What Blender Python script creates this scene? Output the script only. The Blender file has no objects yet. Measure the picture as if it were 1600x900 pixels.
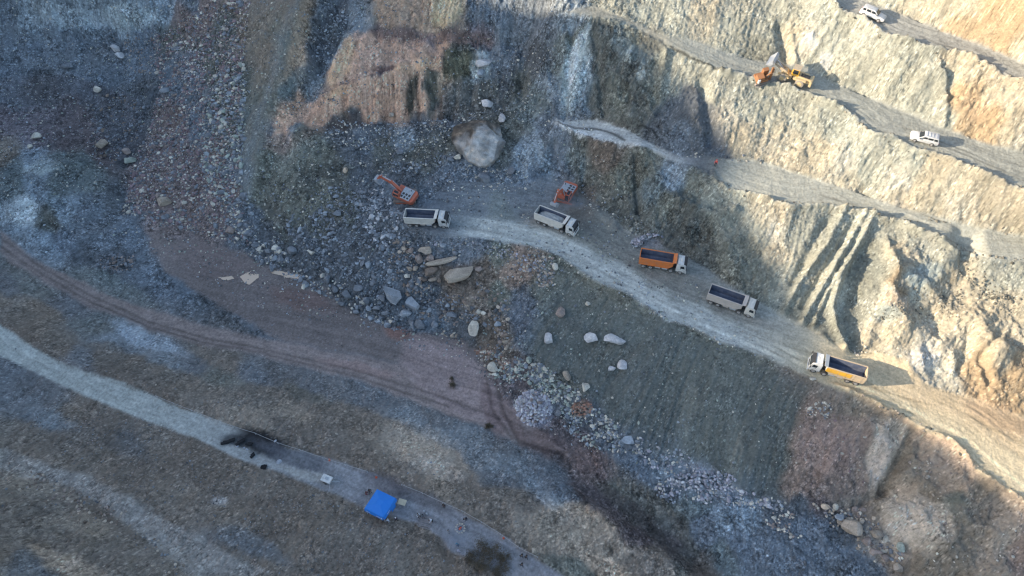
import bpy, bmesh, math, random
import numpy as np
import time; T_0 = time.time()
from mathutils import Vector, Matrix, geometry
R = math.radians
C = bpy.context.scene.collection
sc = bpy.context.scene

# ---------------------------------------------------------------- camera, sky, sun, exposure
CZ, F, PITCH = 117.0, 1067.0, R(35)
cam = bpy.data.objects.new('camera', bpy.data.cameras.new('camera'))
cam.data.sensor_width = 36; cam.data.lens = 24.0
cam.data.clip_start = 0.5; cam.data.clip_end = 12000
cam.location = (0, 0, CZ); cam.rotation_euler = (PITCH, 0, 0)
C.objects.link(cam); sc.camera = cam

SUN_EL = R(16.5)
SHX, SHY = math.cos(R(3)), math.sin(R(3))          # the way shadows fall on the ground
world = bpy.data.worlds.new('World'); sc.world = world; world.use_nodes = True
nt = world.node_tree
sky = nt.nodes.new('ShaderNodeTexSky'); sky.sky_type = 'NISHITA'; sky.sun_disc = False
sky.sun_elevation = SUN_EL
sky.sun_rotation = math.atan2(-SHX, -SHY)
sky.air_density = 1.0; sky.dust_density = 1.0; sky.ozone_density = 1.0
bg = nt.nodes['Background']; bg.inputs['Strength'].default_value = 0.15
nt.links.new(sky.outputs['Color'], bg.inputs['Color'])
sun = bpy.data.objects.new('sun', bpy.data.lights.new('sun', 'SUN'))
sun.data.energy = 3.6; sun.data.angle = R(0.53); sun.data.color = (1.0, 0.86, 0.68)
sd = Vector((SHX*math.cos(SUN_EL), SHY*math.cos(SUN_EL), -math.sin(SUN_EL)))
sun.rotation_euler = sd.to_track_quat('-Z', 'Y').to_euler()
C.objects.link(sun)
sc.view_settings.view_transform = 'Standard'; sc.view_settings.look = 'None'
sc.view_settings.gamma = 1.0; sc.view_settings.use_curve_mapping = False
sc.view_settings.exposure = 1.3
sc.cycles.volume_step_rate = 3; sc.render.film_transparent = False; sc.cycles.pixel_filter_type = 'BLACKMAN_HARRIS'; sc.cycles.filter_width = 1.25
sc.cycles.max_bounces = 4; sc.cycles.diffuse_bounces = 3

S35, C35 = math.sin(PITCH), math.cos(PITCH)
def W(u, v, z):                                     # where the sight line of a photo point meets height z
    dx, dy = (u-800)/F, (450-v)/F
    t = (CZ-z)/(C35-dy*S35)
    return (dx*t, (dy*C35+S35)*t, z)
def UV(x, y, z):                                    # world point -> photo point (for laying out colour zones on the ground)
    h = z-CZ
    d = y*S35 - h*C35
    return 800+F*x/d, 450-F*(y*C35+h*S35)/d

def lin(c):
    c = np.asarray(c, float)/255.0
    return np.where(c <= .04045, c/12.92, ((c+.055)/1.055)**2.4)
# light that reaches open shade and sunlit ground: palette colours are turned into surface albedo with these
K_SHADE = np.array([0.425, 0.52, 0.685]); K_SUN = np.array([2.0, 1.9, 1.8])
def mute(a, k): m = a@np.array([.3, .55, .15]); return m+(a-m)*k
def sh(r, g, b): return np.clip(mute(lin((r, g, b))/K_SHADE, .76), .012, .75)
def su(r, g, b): return np.clip(mute(lin((r, g, b))/K_SUN, .85), .012, .75)

K_FLAT = np.array([1.2, 1.15, 1.12])
def sf(r, g, b): return np.clip(mute(lin((r, g, b))/K_FLAT, .85), .012, .75)

# ---------------------------------------------------------------- noise
def perlin(x, y, scale, seed):
    rs = np.random.RandomState(seed); n = 256
    ang = rs.rand(n, n)*2*np.pi
    gx, gy = np.cos(ang).astype(np.float32), np.sin(ang).astype(np.float32)
    X = (x/scale).astype(np.float64); Y = (y/scale).astype(np.float64)
    xi = np.floor(X).astype(np.int64); yi = np.floor(Y).astype(np.int64)
    fx = (X-xi).astype(np.float32); fy = (Y-yi).astype(np.float32)
    ux = fx*fx*fx*(fx*(fx*6-15)+10); uy = fy*fy*fy*(fy*(fy*6-15)+10)
    x0, x1, y0, y1 = xi % n, (xi+1) % n, yi % n, (yi+1) % n
    a = gx[y0, x0]*fx+gy[y0, x0]*fy; b = gx[y0, x1]*(fx-1)+gy[y0, x1]*fy
    c = gx[y1, x0]*fx+gy[y1, x0]*(fy-1); d = gx[y1, x1]*(fx-1)+gy[y1, x1]*(fy-1)
    p = a+(b-a)*ux; q = c+(d-c)*ux
    return (p+(q-p)*uy)*1.5
def fbm(x, y, scale, seed, octs=4, gain=.5):
    r = 0; a = 1.0; s = 0
    for i in range(octs):
        r = r+a*perlin(x+i*37.3, y-i*21.7, scale/2**i, seed+i); s += a; a *= gain
    return r/s*1.3
def ridged(x, y, scale, seed, octs=4):
    r = 0; a = 1.0; s = 0
    for i in range(octs):
        r = r+a*(1-np.abs(perlin(x+i*17.1, y+i*9.3, scale/2**i, seed+i))*2); s += a; a *= .5
    return r/s
def smooth(e0, e1, x):
    t = np.clip((x-e0)/(e1-e0), 0, 1); return t*t*(3-2*t)
def pl_dist(u, v, pts):                             # distance to a polyline, and where along it
    best = np.full(u.shape, 1e9, np.float32); L = 0; along = np.zeros(u.shape, np.float32)
    for (ax, ay), (bx, by) in zip(pts[:-1], pts[1:]):
        dx, dy = bx-ax, by-ay; l2 = dx*dx+dy*dy+1e-9
        t = np.clip(((u-ax)*dx+(v-ay)*dy)/l2, 0, 1)
        d = np.hypot(u-ax-t*dx, v-ay-t*dy)
        m = d < best; best = np.where(m, d, best); along = np.where(m, L+t*math.sqrt(l2), along); L += math.sqrt(l2)
    return best, along/L
def inside(u, v, poly):
    r = np.zeros(u.shape, bool); n = len(poly)
    for i in range(n):
        (x1, y1), (x2, y2) = poly[i], poly[(i+1) % n]
        if y1 == y2: continue
        r ^= ((y1 > v) != (y2 > v)) & (u < (x2-x1)*(v-y1)/(y2-y1)+x1)
    return r
def near(u, v, P, r):                               # the ground points within r of an outline's bounding box
    a = np.array([p[:2] for p in P])
    return (u > a[:, 0].min()-r) & (u < a[:, 0].max()+r) & (v > a[:, 1].min()-r) & (v < a[:, 1].max()+r)
def poly_soft(u, v, poly, soft):                    # 1 inside, fading over 'soft' outside/inside the outline
    k = near(u, v, poly, soft); r = np.zeros(u.shape); a, b = u[k], v[k]
    ins = inside(a, b, poly); d, _ = pl_dist(a, b, list(poly)+[poly[0]])
    r[k] = smooth(-soft, soft, np.where(ins, d, -d)); return r
# ---------------------------------------------------------------- the lie of the land: break lines (photo point, height)
Lz = []                                             # list of polylines of (x, y, z)
def line(z, *pts, z2=None, extr=None):
    n = len(pts); out = []
    L = [0]
    for a, b in zip(pts[:-1], pts[1:]): L.append(L[-1]+math.hypot(b[0]-a[0], b[1]-a[1]))
    for i, p in enumerate(pts):
        zz = p[2] if len(p) > 2 else (z if z2 is None else z+(z2-z)*L[i]/L[-1])
        out.append(W(p[0], p[1], zz))
    if extr:                                        # carried on beyond the picture's edge
        a, b = Vector(out[-2]), Vector(out[-1]); d = (b-a).normalized()
        out.append(tuple(b+d*extr))
    Lz.append(out); return out

# bench 4 (highest)
T4 = [(1250,-45),(1300,-24),(1350,0),(1417,25),(1477,50),(1533,70),(1600,97)]
C4 = [(1200,-40),(1240,-22),(1283,0),(1310,18),(1343,30),(1373,50),(1407,63),(1457,80),(1493,85),(1533,103),(1577,123),(1600,132)]
line(38.6, *T4, extr=60); line(38.2, *C4, extr=60)
line(50, (1260,-190),(1350,-150),(1480,-90),(1600,-30),(1700,20), extr=60)
line(50.5, (1300,-260),(1450,-200),(1600,-120),(1700,-60), extr=60)
# bench 3
T3 = [(930,8,32.5),(980,33,31.5),(1047,57,31),(1077,62,30.5),(1120,76,30),(1153,88,29.5),(1185,94,29.2),(1225,98,29),(1265,108,29),(1303,130,29),(1340,143,29),(1387,163,29),(1433,182,29),(1473,200,29),(1510,213,29),(1550,227,29),(1600,238,29)]
C3 = [(886,14,32.5),(930,27,32),(967,37,31.5),(1000,50,31),(1033,63,30.5),(1047,72,30.3),(1067,83,30),(1100,95,29.6),(1127,112,29.3),(1167,122,29),(1200,130,29),(1233,138,29),(1267,152,28.8),(1310,170,28.8),(1333,182,28.8),(1347,200,28.8),(1367,213,28.8),(1400,220,28.8),(1417,230,28.8),(1447,240,28.8),(1477,250,28.8),(1510,263,28.8),(1533,277,28.8),(1567,287,28.8),(1600,300,28.8)]
line(0, *T3, extr=60); line(0, *C3, extr=60)
# bench 2
T2 = [(868,186,17),(933,190,17.5),(973,203,18),(1033,232,19),(1067,245,19.4),(1117,246,19.7),(1160,249,20),(1200,255,20),(1267,277,20.2),(1343,300,20.5),(1387,317,20.6),(1433,330,20.8),(1483,343,21),(1533,357,21),(1600,367,21)]
C2 = [(868,189,17),(900,207,17.3),(933,217,17.8),(973,224,18.2),(1013,234,18.7),(1047,250,19),(1080,260,19.4),(1113,269,19.6),(1120,284,19.8),(1135,293,19.8),(1160,302,19.8),(1200,312,20),(1233,323,20),(1283,323,20),(1323,328,20.2),(1350,333,20.3),(1373,343,20.4),(1407,350,20.5),(1433,363,20.6),(1473,374,20.8),(1492,388,20.8),(1520,402,20.8),(1560,408,20.8),(1600,410,20.8)]
line(0, *T2, extr=60); line(0, *C2, extr=60)
# lower shelf cut in the wall at the right edge
line(18.2, (1500,398),(1520,425),(1552,447),(1600,470), extr=40)
line(17.6, (1492,412),(1520,442),(1560,470),(1600,492), extr=40)
# haul road
T1 = [(700,285,9.5),(760,282,9.4),(820,292,9.2),(860,272,9.2),(905,298,9.3),(930,320,9.4),(960,345,9.6),(987,365,9.8),(1030,383,10),(1067,397,10.2),(1100,417,10.3),(1133,443,10.4),(1167,463,10.5),(1200,480,10.6),(1240,503,10.8),(1283,523,11),(1323,541,11),(1343,548,11),(1370,549,11),(1413,567,11),(1440,597,11),(1473,610,11),(1517,620,11),(1560,637,11),(1600,650,11)]
C1 = [(630,352,8.2),(660,362,8.6),(700,368,9),(750,374,9),(800,382,9.2),(833,386,9.3),(877,404,9.5),(913,427,9.7),(940,443,9.8),(980,460,10),(1013,482,10.1),(1040,503,10.2),(1053,503,10.2),(1083,513,10.3),(1117,530,10.4),(1150,543,10.5),(1200,560,10.6),(1240,579,10.7),(1270,595,10.8),(1300,603,10.9),(1333,615,11),(1383,640,11),(1413,653,11),(1440,670,11),(1483,688,11),(1507,710,11),(1527,737,11),(1560,757,11),(1600,785,11)]
line(0, *T1, extr=60); line(0, *C1, extr=60)
# foot of the slopes at the pit floor
line(0, (205,255,.6),(185,330,.4),(225,360,.3),(290,372,.3),(370,388,.5),(410,412,.3),(470,430,0),(530,470,0),(590,500,0),(650,520,0),(700,522,0),(745,548,0),(790,590,0),(830,622,0),(900,645,-.3),(950,685,-.6),(1010,712,-.8),(1080,735,-1),(1150,768,-1),(1230,792,-1),(1290,805,-1),(1330,850,-1.2),(1380,890,-1.4),(1430,940,-1.6))
# inner scree belly
line(0, (480,400,3.2),(560,440,3.2),(620,440,4.2),(700,440,4.8),(740,480,3.4),(800,540,2.6),(860,590,2),(940,620,2.2),(1000,660,2.4),(1080,690,2.2),(1180,720,2.2))
# purple haul track and pit floor
PU = [(0,360,1.6),(23,380,1.5),(50,403,1.4),(87,423,1.2),(133,443,1),(173,463,.8),(217,483,.6),(260,493,.4),(310,507,.2),(400,527,0),(500,545,0),(600,562,0),(700,590,0),(780,620,-.2)]
PD = [(0,395,1.7),(30,417,1.5),(67,443,1.4),(110,463,1.2),(143,483,1),(187,497,.8),(233,517,.5),(283,530,.3),(320,540,.1),(400,553,0),(480,575,0),(560,595,0),(640,625,0),(700,650,0),(760,668,-.3),(800,690,-.6),(850,700,-.8),(890,712,-.8)]
line(0, (-60,310,1.8), *PU); line(0, (-60,350,1.8), *PD)
line(0, (200,400,.8),(260,440,.3),(330,470,.1),(400,490,0),(520,520,0),(640,550,0))
line(0, (250,400,.2),(330,420,0),(420,445,-.1),(500,480,0),(600,520,0))
# bank between purple track and camp road
line(0, (-60,420,3),(0,450,3.2),(80,500,3.4),(150,545,3.6),(240,570,3.2),(330,595,2.8),(430,618,2.8),(520,640,2.6),(600,660,2.6),(700,700,2.4),(770,730,2.2),(830,750,2))
line(0, (-60,480,5.4),(0,488,5.6),(60,530,6),(130,572,6),(220,596,6),(300,628,6),(400,650,5.8),(520,690,5.6),(640,735,5.4),(740,780,5.2),(830,800,4.8),(880,812,4.4),(940,850,4),(1000,890,3.6),(1060,930,3))
RU = [(-60,465,6.2),(0,507,6.1),(33,530,6),(67,553,6),(110,573,6),(140,583,6),(193,600,6),(247,623,6),(287,640,6),(333,657,6),(400,680,6),(460,703,6),(517,718,6),(577,740,6),(627,760,6),(673,777,6),(713,797,6),(753,820,6),(800,847,6),(870,892,6),(930,940,6)]
RD_ = [(-60,500,6.2),(0,555,6.1),(40,575,6),(90,600,6),(130,617,6),(200,645,6),(267,670,6),(333,697,6),(367,715,6),(430,735,6),(480,755,6),(530,775,6),(570,795,6),(620,808,6),(660,820,6),(690,840,6),(705,862,6),(750,880,6),(790,905,6),(840,960,6)]
line(0, *RU); line(0, *RD_)
# crest and foot of the low cliff at the bottom centre
line(0, (850,735,1.8),(890,768,2.6),(923,795,3.6),(950,811,3.8),(973,829,3.8),(990,846,3.8),(1017,859,3.6),(1047,879,3.4),(1077,899,3.2),(1120,935,3))
line(0, (880,735,-.6),(905,765,-.9),(940,790,-1.2),(975,806,-1.4),(1010,832,-1.6),(1045,856,-1.8),(1085,880,-2),(1130,915,-2.2))
line(0, (930,705,-.6),(980,740,-1),(1040,790,-1.4),(1090,850,-2),(1140,900,-2.4),(1180,950,-2.6))
line(0, (1010,745,-.7),(1080,800,-1.1),(1140,850,-1.5),(1200,905,-2),(1240,950,-2.2))
line(0, (1130,800,-1.2),(1230,850,-1.5),(1330,915,-1.9))
# lower left hillside climbing toward the viewer's left
line(0, (-300,700,22),(0,640,8.6),(120,690,8.6),(250,740,8.6),(400,790,8.4),(520,830,8.2),(620,870,8),(690,930,8))
RT = [(-300,760,26),(0,700,11),(60,722,11),(140,752,11),(200,778,11),(260,812,11),(320,838,11),(400,870,11),(460,905,11),(520,960,11)]
line(0, *RT)
line(0, (-300,800,27),(0,726,11.4),(80,756,11.3),(160,795,11.3),(240,838,11.2),(300,870,11.2),(360,905,11.2))
line(0, (-300,950,36),(0,820,17),(100,860,16.5),(170,905,16),(220,960,16))
line(0, (0,1020,24),(200,1100,22),(450,1150,18),(800,1250,13))
line(0, (600,1000,9),(800,1060,7),(1000,1060,2.5),(1200,1060,-1.5))
# top left: bluish mound, dark hollow, rubble slope, smooth slope
line(0, (-40,330,3.2),(20,298,3.9),(60,268,4.4),(110,252,4.6),(150,262,4.2),(168,300,2.6))
line(0, (-40,270,2.6),(30,245,2.2),(90,235,1.6),(150,238,.8),(190,252,.5))
line(0, (-40,380,2.2),(60,350,2.6),(130,370,2),(180,395,1))
line(0, (-60,190,3),(60,175,2.2),(130,170,1.2),(190,175,.6),(215,215,.4))
line(0, (-60,110,5.2),(60,105,5.2),(150,112,4.6),(200,130,3.2),(230,170,2))
line(0, (-60,40,10),(60,60,9),(140,58,8.4),(200,62,8),(235,75,8))
line(0, (-60,-20,16),(60,-10,17),(160,-5,17),(250,-20,18))
line(0, (60,18,13.5),(130,15,13.5),(160,40,10.5)); line(0, (170,12,14),(250,8,15.5))
line(0, (240,130,5.6),(270,70,11),(330,-10,20)); line(0, (300,250,4.6),(320,160,10),(380,0,21))
line(0, (262,200,2.6),(250,300,1.8),(300,340,1.4))
line(0, (480,-30,28.5),(462,10,26.5),(440,80,21),(420,150,15.5),(405,220,11),(385,300,6.5),(380,350,3.2))
line(0, (545,-30,26),(520,40,21.8),(500,100,17.2),(480,160,13),(440,230,9.4),(410,300,6))
# top centre: shelf of pink rock over a cliff
line(0, (560,-30,27),(600,-30,28.5),(700,-30,29.5),(800,-30,31.5),(870,-20,34))
line(0, (575,44,23),(620,46,23.2),(680,44,23.5),(730,44,23.8),(800,48,23.6),(850,40,26))
line(0, (560,52,22.3),(620,62,21.6),(680,64,21.4),(740,62,21.4),(800,76,20))
line(0, (500,150,14.8),(540,128,16.6),(590,112,18),(640,104,18.6),(700,92,19.4),(760,84,19.8))
line(0, (440,212,11),(500,196,11.6),(560,190,11.4),(620,188,11.4),(690,182,11.6),(740,178,12),(800,172,13))
line(0, (460,262,9.4),(560,250,9.4),(640,245,9.6),(720,255,9.8),(790,262,9.8))
line(0, (480,320,7.2),(560,330,7.4),(620,345,8)); line(0, (600,270,9.2),(650,300,9),(700,310,9),(800,330,9.1))
line(0, (430,350,3.4),(520,380,5),(600,390,6.2))
line(0, (860,22,30.5),(862,100,22.5),(860,186,15.5)); line(0, (820,60,22.4),(822,120,17.8),(820,200,13))
line(0, (800,240,11.4),(840,215,13.6),(868,200,15.5)); line(0, (830,262,10.4),(880,255,11),(905,280,10))
# slopes right of centre, below the haul road
line(0, (1235,605,9.6),(1228,700,3.8),(1228,780,-.4)); line(0, (1350,650,9.4),(1300,730,4.2),(1280,790,.2))
line(0, (1385,665,9.6),(1375,720,5),(1365,765,1.4),(1330,800,-.6)); line(0, (1408,665,9.4),(1400,705,6.4),(1385,770,2))
line(0, (1472,714,9.0),(1438,745,6.4),(1400,790,2.6),(1390,840,0)); line(0, (1540,770,9.4),(1490,790,7),(1440,840,4),(1440,890,1))
line(0, (1600,812,9.6),(1560,830,8.4),(1530,870,6),(1520,930,3.4)); line(0, (1700,900,9),(1650,1000,5),(1500,1050,0))
line(0, (1900,1000,10),(1800,1200,4),(1300,1250,-1))
# far surroundings, in metres
def sun_ridge(x, y): return None
far = []
# where the shade of the western hill ends in the pit -> how high that hill's crest stands
EDGE = [(650,0,28),(860,10,30),(960,28,32),(1040,90,28),(1110,160,25.5),(1112,215,22),(1150,285,20),(1190,400,15),(1260,500,12.5),(1300,560,11),(1330,600,11),(1420,655,11),(1500,700,10.6),(1580,772,10.6),(1500,800,12.5),(1600,880,14),(1400,880,12)]
XR = -290.0
prof = []
for u, v, z in EDGE:
    x, y, _ = W(u, v, z); d = (x-XR)/SHX
    prof.append((y-d*SHY, z+d*math.tan(SUN_EL)))
prof.sort()
py = np.array([p[0] for p in prof]); pz = np.array([p[1] for p in prof])
RIDGE_N = 0
for y in range(-200, 420, 12):
    zr = float(np.interp(y, py, pz))
    far += [(XR, y, zr), (XR-25, y, zr-9), (-235, y, zr*.55), (-182, y, 20), (-600, y, 60)]
for y in range(-300, 500, 60):
    far += [(170, y, 55+(y*.05)), (230, y, 70)]
for x in range(-160, 260, 30):
    far += [(x, 235, 48+(x+160)*.05), (x, 300, 66), (x, -60, 8 if x < 40 else -2), (x, -160, 14)]
for a in range(0, 360, 20):
    for r, z in ((700, 45), (1500, 40), (6000, 30)):
        far.append((r*math.cos(R(a)), r*math.sin(R(a)), z))

pts = []
for l in Lz:
    for (a, b) in zip(l[:-1], l[1:]):
        n = max(1, int(math.hypot(b[0]-a[0], b[1]-a[1])/1.3))
        for i in range(n):
            t = i/n; pts.append((a[0]+(b[0]-a[0])*t, a[1]+(b[1]-a[1])*t, a[2]+(b[2]-a[2])*t))
    pts.append(l[-1])
pts = np.array(pts+far)
vco, _, tris, ov, _, _ = geometry.delaunay_2d_cdt([Vector((p[0], p[1])) for p in pts], [], [], 0, 1e-3)
pz_ = np.zeros(len(vco))
for i, o in enumerate(ov): pz_[i] = np.mean([pts[k][2] for k in o]) if o else 0
pv = np.array([(v.x, v.y) for v in vco])

# ---------------------------------------------------------------- grid
G = 0.2
X0, X1, Y0, Y1 = -150.0, 112.0, 14.0, 188.0
def outer(start, sign):
    r = []; s = G; p = start
    while abs(p) < 5000: s *= 1.22; p += sign*s; r.append(p)
    return r
gx = np.arange(X0, X1+1e-6, G); gy = np.arange(Y0, Y1+1e-6, G)
ax = np.array(sorted(outer(X0, -1)+[XR, XR-25, XR+12, XR+27, XR-12]+list(gx)+outer(X1, 1))); ay = np.array(outer(Y0, -1)[::-1]+list(gy)+outer(Y1, 1))
NX, NY = len(ax), len(ay)
ix0 = int(np.searchsorted(ax, X0-1e-6)); iy0 = int(np.searchsorted(ay, Y0-1e-6)); nx, ny = len(gx), len(gy)
Z = np.full((NY, NX), 30.0)
for t in tris:
    p = pv[list(t)]; z = pz_[list(t)]
    a0, a1 = np.searchsorted(ax, p[:, 0].min()-1e-6), np.searchsorted(ax, p[:, 0].max()+1e-6)
    b0, b1 = np.searchsorted(ay, p[:, 1].min()-1e-6), np.searchsorted(ay, p[:, 1].max()+1e-6)
    if a1 <= a0 or b1 <= b0: continue
    xx = ax[a0:a1][None, :]; yy = ay[b0:b1][:, None]
    d = (p[1, 1]-p[2, 1])*(p[0, 0]-p[2, 0])+(p[2, 0]-p[1, 0])*(p[0, 1]-p[2, 1])
    if abs(d) < 1e-12: continue
    l0 = ((p[1, 1]-p[2, 1])*(xx-p[2, 0])+(p[2, 0]-p[1, 0])*(yy-p[2, 1]))/d
    l1 = ((p[2, 1]-p[0, 1])*(xx-p[2, 0])+(p[0, 0]-p[2, 0])*(yy-p[2, 1]))/d
    l2 = 1-l0-l1; m = (l0 >= -1e-6) & (l1 >= -1e-6) & (l2 >= -1e-6)
    Z[b0:b1, a0:a1][m] = (l0*z[0]+l1*z[1]+l2*z[2])[m]
def blur(a, k, n=2):
    k = max(1, round(k*.25/G))
    for _ in range(n):
        for axis in (0, 1):
            pad = [(0, 0), (0, 0)]; pad[axis] = (k+1, k)
            c = np.cumsum(np.pad(a, pad, mode='edge'), axis=axis)
            a = (c[2*k+1:]-c[:-2*k-1])/(2*k+1) if axis == 0 else (c[:, 2*k+1:]-c[:, :-2*k-1])/(2*k+1)
    return a
I = (slice(iy0, iy0+ny), slice(ix0, ix0+nx))
GXf, GYf = np.meshgrid(ax, ay)
x, y = GXf[I], GYf[I]
zb = Z[I].copy()
edge = np.minimum.reduce([x-X0, X1-x, y-Y0, Y1-y]); edgew = smooth(0, 6, edge)
zb = zb+(blur(zb, 2, 2)-zb)*edgew
zs = blur(zb, 10, 2)
gyy, gxx = np.gradient(zs, G); slope = np.hypot(gxx, gyy)
u, v = UV(x, y, zb)                                 # layout coordinates of every ground point
wu = u+9*fbm(x, y, 9, 11, 3)+3.5*fbm(x, y, 1.8, 12, 3); wv = v+9*fbm(x, y, 9, 21, 3)+3.5*fbm(x, y, 1.8, 22, 3)

def road_mask(up, dn, soft=3, jit=1.0):
    poly = [p[:2] for p in up]+[p[:2] for p in dn][::-1]
    return poly_soft(u+(wu-u)*.25*jit, v+(wv-v)*.25*jit, poly, soft)
def far_ends(l): return [(p[0], p[1]) for p in l]+[(l[-1][0]+500, l[-1][1]+300)]
M4 = road_mask(far_ends(T4), far_ends(C4)); M3 = road_mask(far_ends(T3), far_ends(C3))
M2 = road_mask(far_ends(T2), far_ends(C2)); M1 = road_mask(far_ends(T1), far_ends(C1), 4)
MP = road_mask(PU, PD, 5, 2); MT = road_mask(RU, RD_, 3, 1.4)
CAMP = MT
FLOOR = poly_soft(wu, wv, [(225,362),(290,372),(370,388),(410,412),(470,432),(530,472),(590,502),(650,520),(700,524),(745,550),(775,600),(800,660),(860,705),(800,685),(700,650),(600,590),(450,540),(380,500),(330,470),(260,420)], 6)
BENCH = np.clip(M1+M2+M3+M4, 0, 1)
flat = np.clip(BENCH+MP+MT+FLOOR*.9, 0, 1)

# line integral convolution: noise smeared down the fall line (slopes) or along the roads
def road_dir(lines_masks):
    dx = np.zeros_like(x); dy = np.zeros_like(x)
    for l, m in lines_masks:
        w3 = [W(*p) for p in l]; kk = m > .01; xk, yk = x[kk], y[kk]
        best = np.full(xk.shape, 1e9)
        tx = np.zeros_like(xk); ty = np.zeros_like(xk)
        for a, b in zip(w3[:-1], w3[1:]):
            ex, ey = b[0]-a[0], b[1]-a[1]; l2 = ex*ex+ey*ey+1e-9
            t = np.clip(((xk-a[0])*ex+(yk-a[1])*ey)/l2, 0, 1); d = np.hypot(xk-a[0]-t*ex, yk-a[1]-t*ey)
            k = d < best; best = np.where(k, d, best); n = math.sqrt(l2)
            tx = np.where(k, ex/n, tx); ty = np.where(k, ey/n, ty)
        dx[kk] += tx*m[kk]; dy[kk] += ty*m[kk]
    return dx, dy
rdx, rdy = road_dir([(T4z, m) for T4z, m in (([(a, b, 38) for a, b in C4], M4), (C3, M3), (C2, M2), (C1, M1), (PD, np.clip(MP+FLOOR, 0, 1)), (RD_, MT))])
rdx = blur(rdx, 6, 2); rdy = blur(rdy, 6, 2)
fx = gxx*(1-flat)*2+rdx; fy = gyy*(1-flat)*2+rdy
n_ = np.hypot(fx, fy)+1e-4; fx /= n_; fy /= n_
def lic(src, steps):
    jj, ii = np.meshgrid(np.arange(nx, dtype=np.float32), np.arange(ny, dtype=np.float32))
    acc = src.copy(); cnt = 1
    for sgn in (1, -1):
        px, py_ = jj.copy(), ii.copy()
        for k in range(steps):
            a = np.clip(px+.5, 0, nx-1).astype(np.int32); b = np.clip(py_+.5, 0, ny-1).astype(np.int32)
            px += sgn*fx[b, a]*1.6; py_ += sgn*fy[b, a]*1.6
            a = np.clip(px+.5, 0, nx-1).astype(np.int32); b = np.clip(py_+.5, 0, ny-1).astype(np.int32)
            acc += src[b, a]; cnt += 1
    acc /= cnt; return (acc-acc.mean())/(acc.std()+1e-9)
rs = np.random.RandomState(5)
ST1 = lic(rs.randn(ny, nx).astype(np.float32), 14)          # fine streaks
ST2 = lic(blur(rs.randn(ny, nx), 1, 1), 32)                 # rills
ST3 = lic(blur(rs.randn(ny, nx), 4, 2)*10, 50)              # gullies
for a in (ST1, ST2, ST3): np.clip(a, -2.6, 2.6, out=a)

# ---------------------------------------------------------------- relief
CALM = poly_soft(u, v, [(880,420),(940,450),(1010,490),(1100,530),(1200,568),(1262,607),(1236,700),(1222,785),(1150,762),(1080,730),(1010,705),(960,670),(910,610),(855,570),(822,540),(842,480)], 12)
wall = smooth(.42, .85, slope)*(1-flat)
rough = 1-flat
litw = smooth(1060, 1160, u-(v-300)*.45)
lit_rock = smooth(1090, 1180, u-(v-300)*.45)                # cut benches: crisp ribs
dz = np.zeros_like(x)
dz += rough*(.55*fbm(x, y, 11, 31, 3)+.30*fbm(x, y, 3.2, 41, 4)+.10*fbm(x, y, .9, 45, 2))
dz += wall*((.34-.21*litw)*ST3+(.13-.07*litw)*ST2+.04*ST1)*.8
dz += wall*(1.35*ridged(x*1.0, y, 7, 61, 4)-.65)*(1-.62*litw)
chunk = ridged(x+.6*fbm(x, y, 3, 66, 2), y, 3.0, 71, 4)
dz += wall*lit_rock*(.45*np.clip(chunk, 0, 1)**1.6-.2+.9*(ridged(x+y*.3, y, 12, 421, 2)-.5))
dz += wall*(.45*ridged(x, y, 1.5, 91, 3)-.2)*(1-.6*litw)+rough*.22*ridged(x, y, 1.6, 95, 3)*smooth(-.3, .4, fbm(x, y, 7, 97, 2))+rough*.05*rs.randn(ny, nx)+wall*.10*fbm(x, y, .8, 98, 2)
dz += rough*(1-wall)*(.05*ST2+.02*ST1)
dz += flat*(.02*ST1+.03*ST2+.08*fbm(x, y, 2.5, 51, 4))
dz *= 1-.6*CALM
dz += CALM*(.16*ST3+.10*ST2)
PINK = poly_soft(u, v, [(425,216),(440,185),(500,158),(520,95),(552,48),(590,-10),(720,-10),(720,60),(692,72),(685,120),(690,180),(637,186),(570,191),(500,202)], 6)
FLUTE = poly_soft(u, v, [(500,160),(560,142),(625,118),(690,118),(690,180),(637,186),(570,191),(510,190)], 6)+.6*poly_soft(u, v, [(650,-10),(715,-10),(710,36),(660,40)], 5)+.7*poly_soft(u, v, [(530,70),(556,66),(550,110),(518,130)], 5)
dz += PINK*.9*(ridged(x, y, 5, 401, 5)-.5)+FLUTE*(.22*ST3+.2*ST2)
OUTC = poly_soft(wu, wv, [(1352,660),(1420,660),(1600,800),(1640,920),(1450,920),(1400,850),(1375,800),(1350,720)], 10)
dz += OUTC*(1.5*(ridged(x, y, 8, 431, 5)-.5)+.5*fbm(x, y, 2.4, 441, 4))
CREAM = poly_soft(wu, wv, [(1385,370),(1480,385),(1600,480),(1620,640),(1440,590),(1350,540),(1385,440)], 12)
dz += CREAM*(1.3*(ridged(x, y, 9, 451, 5)-.5))
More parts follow.
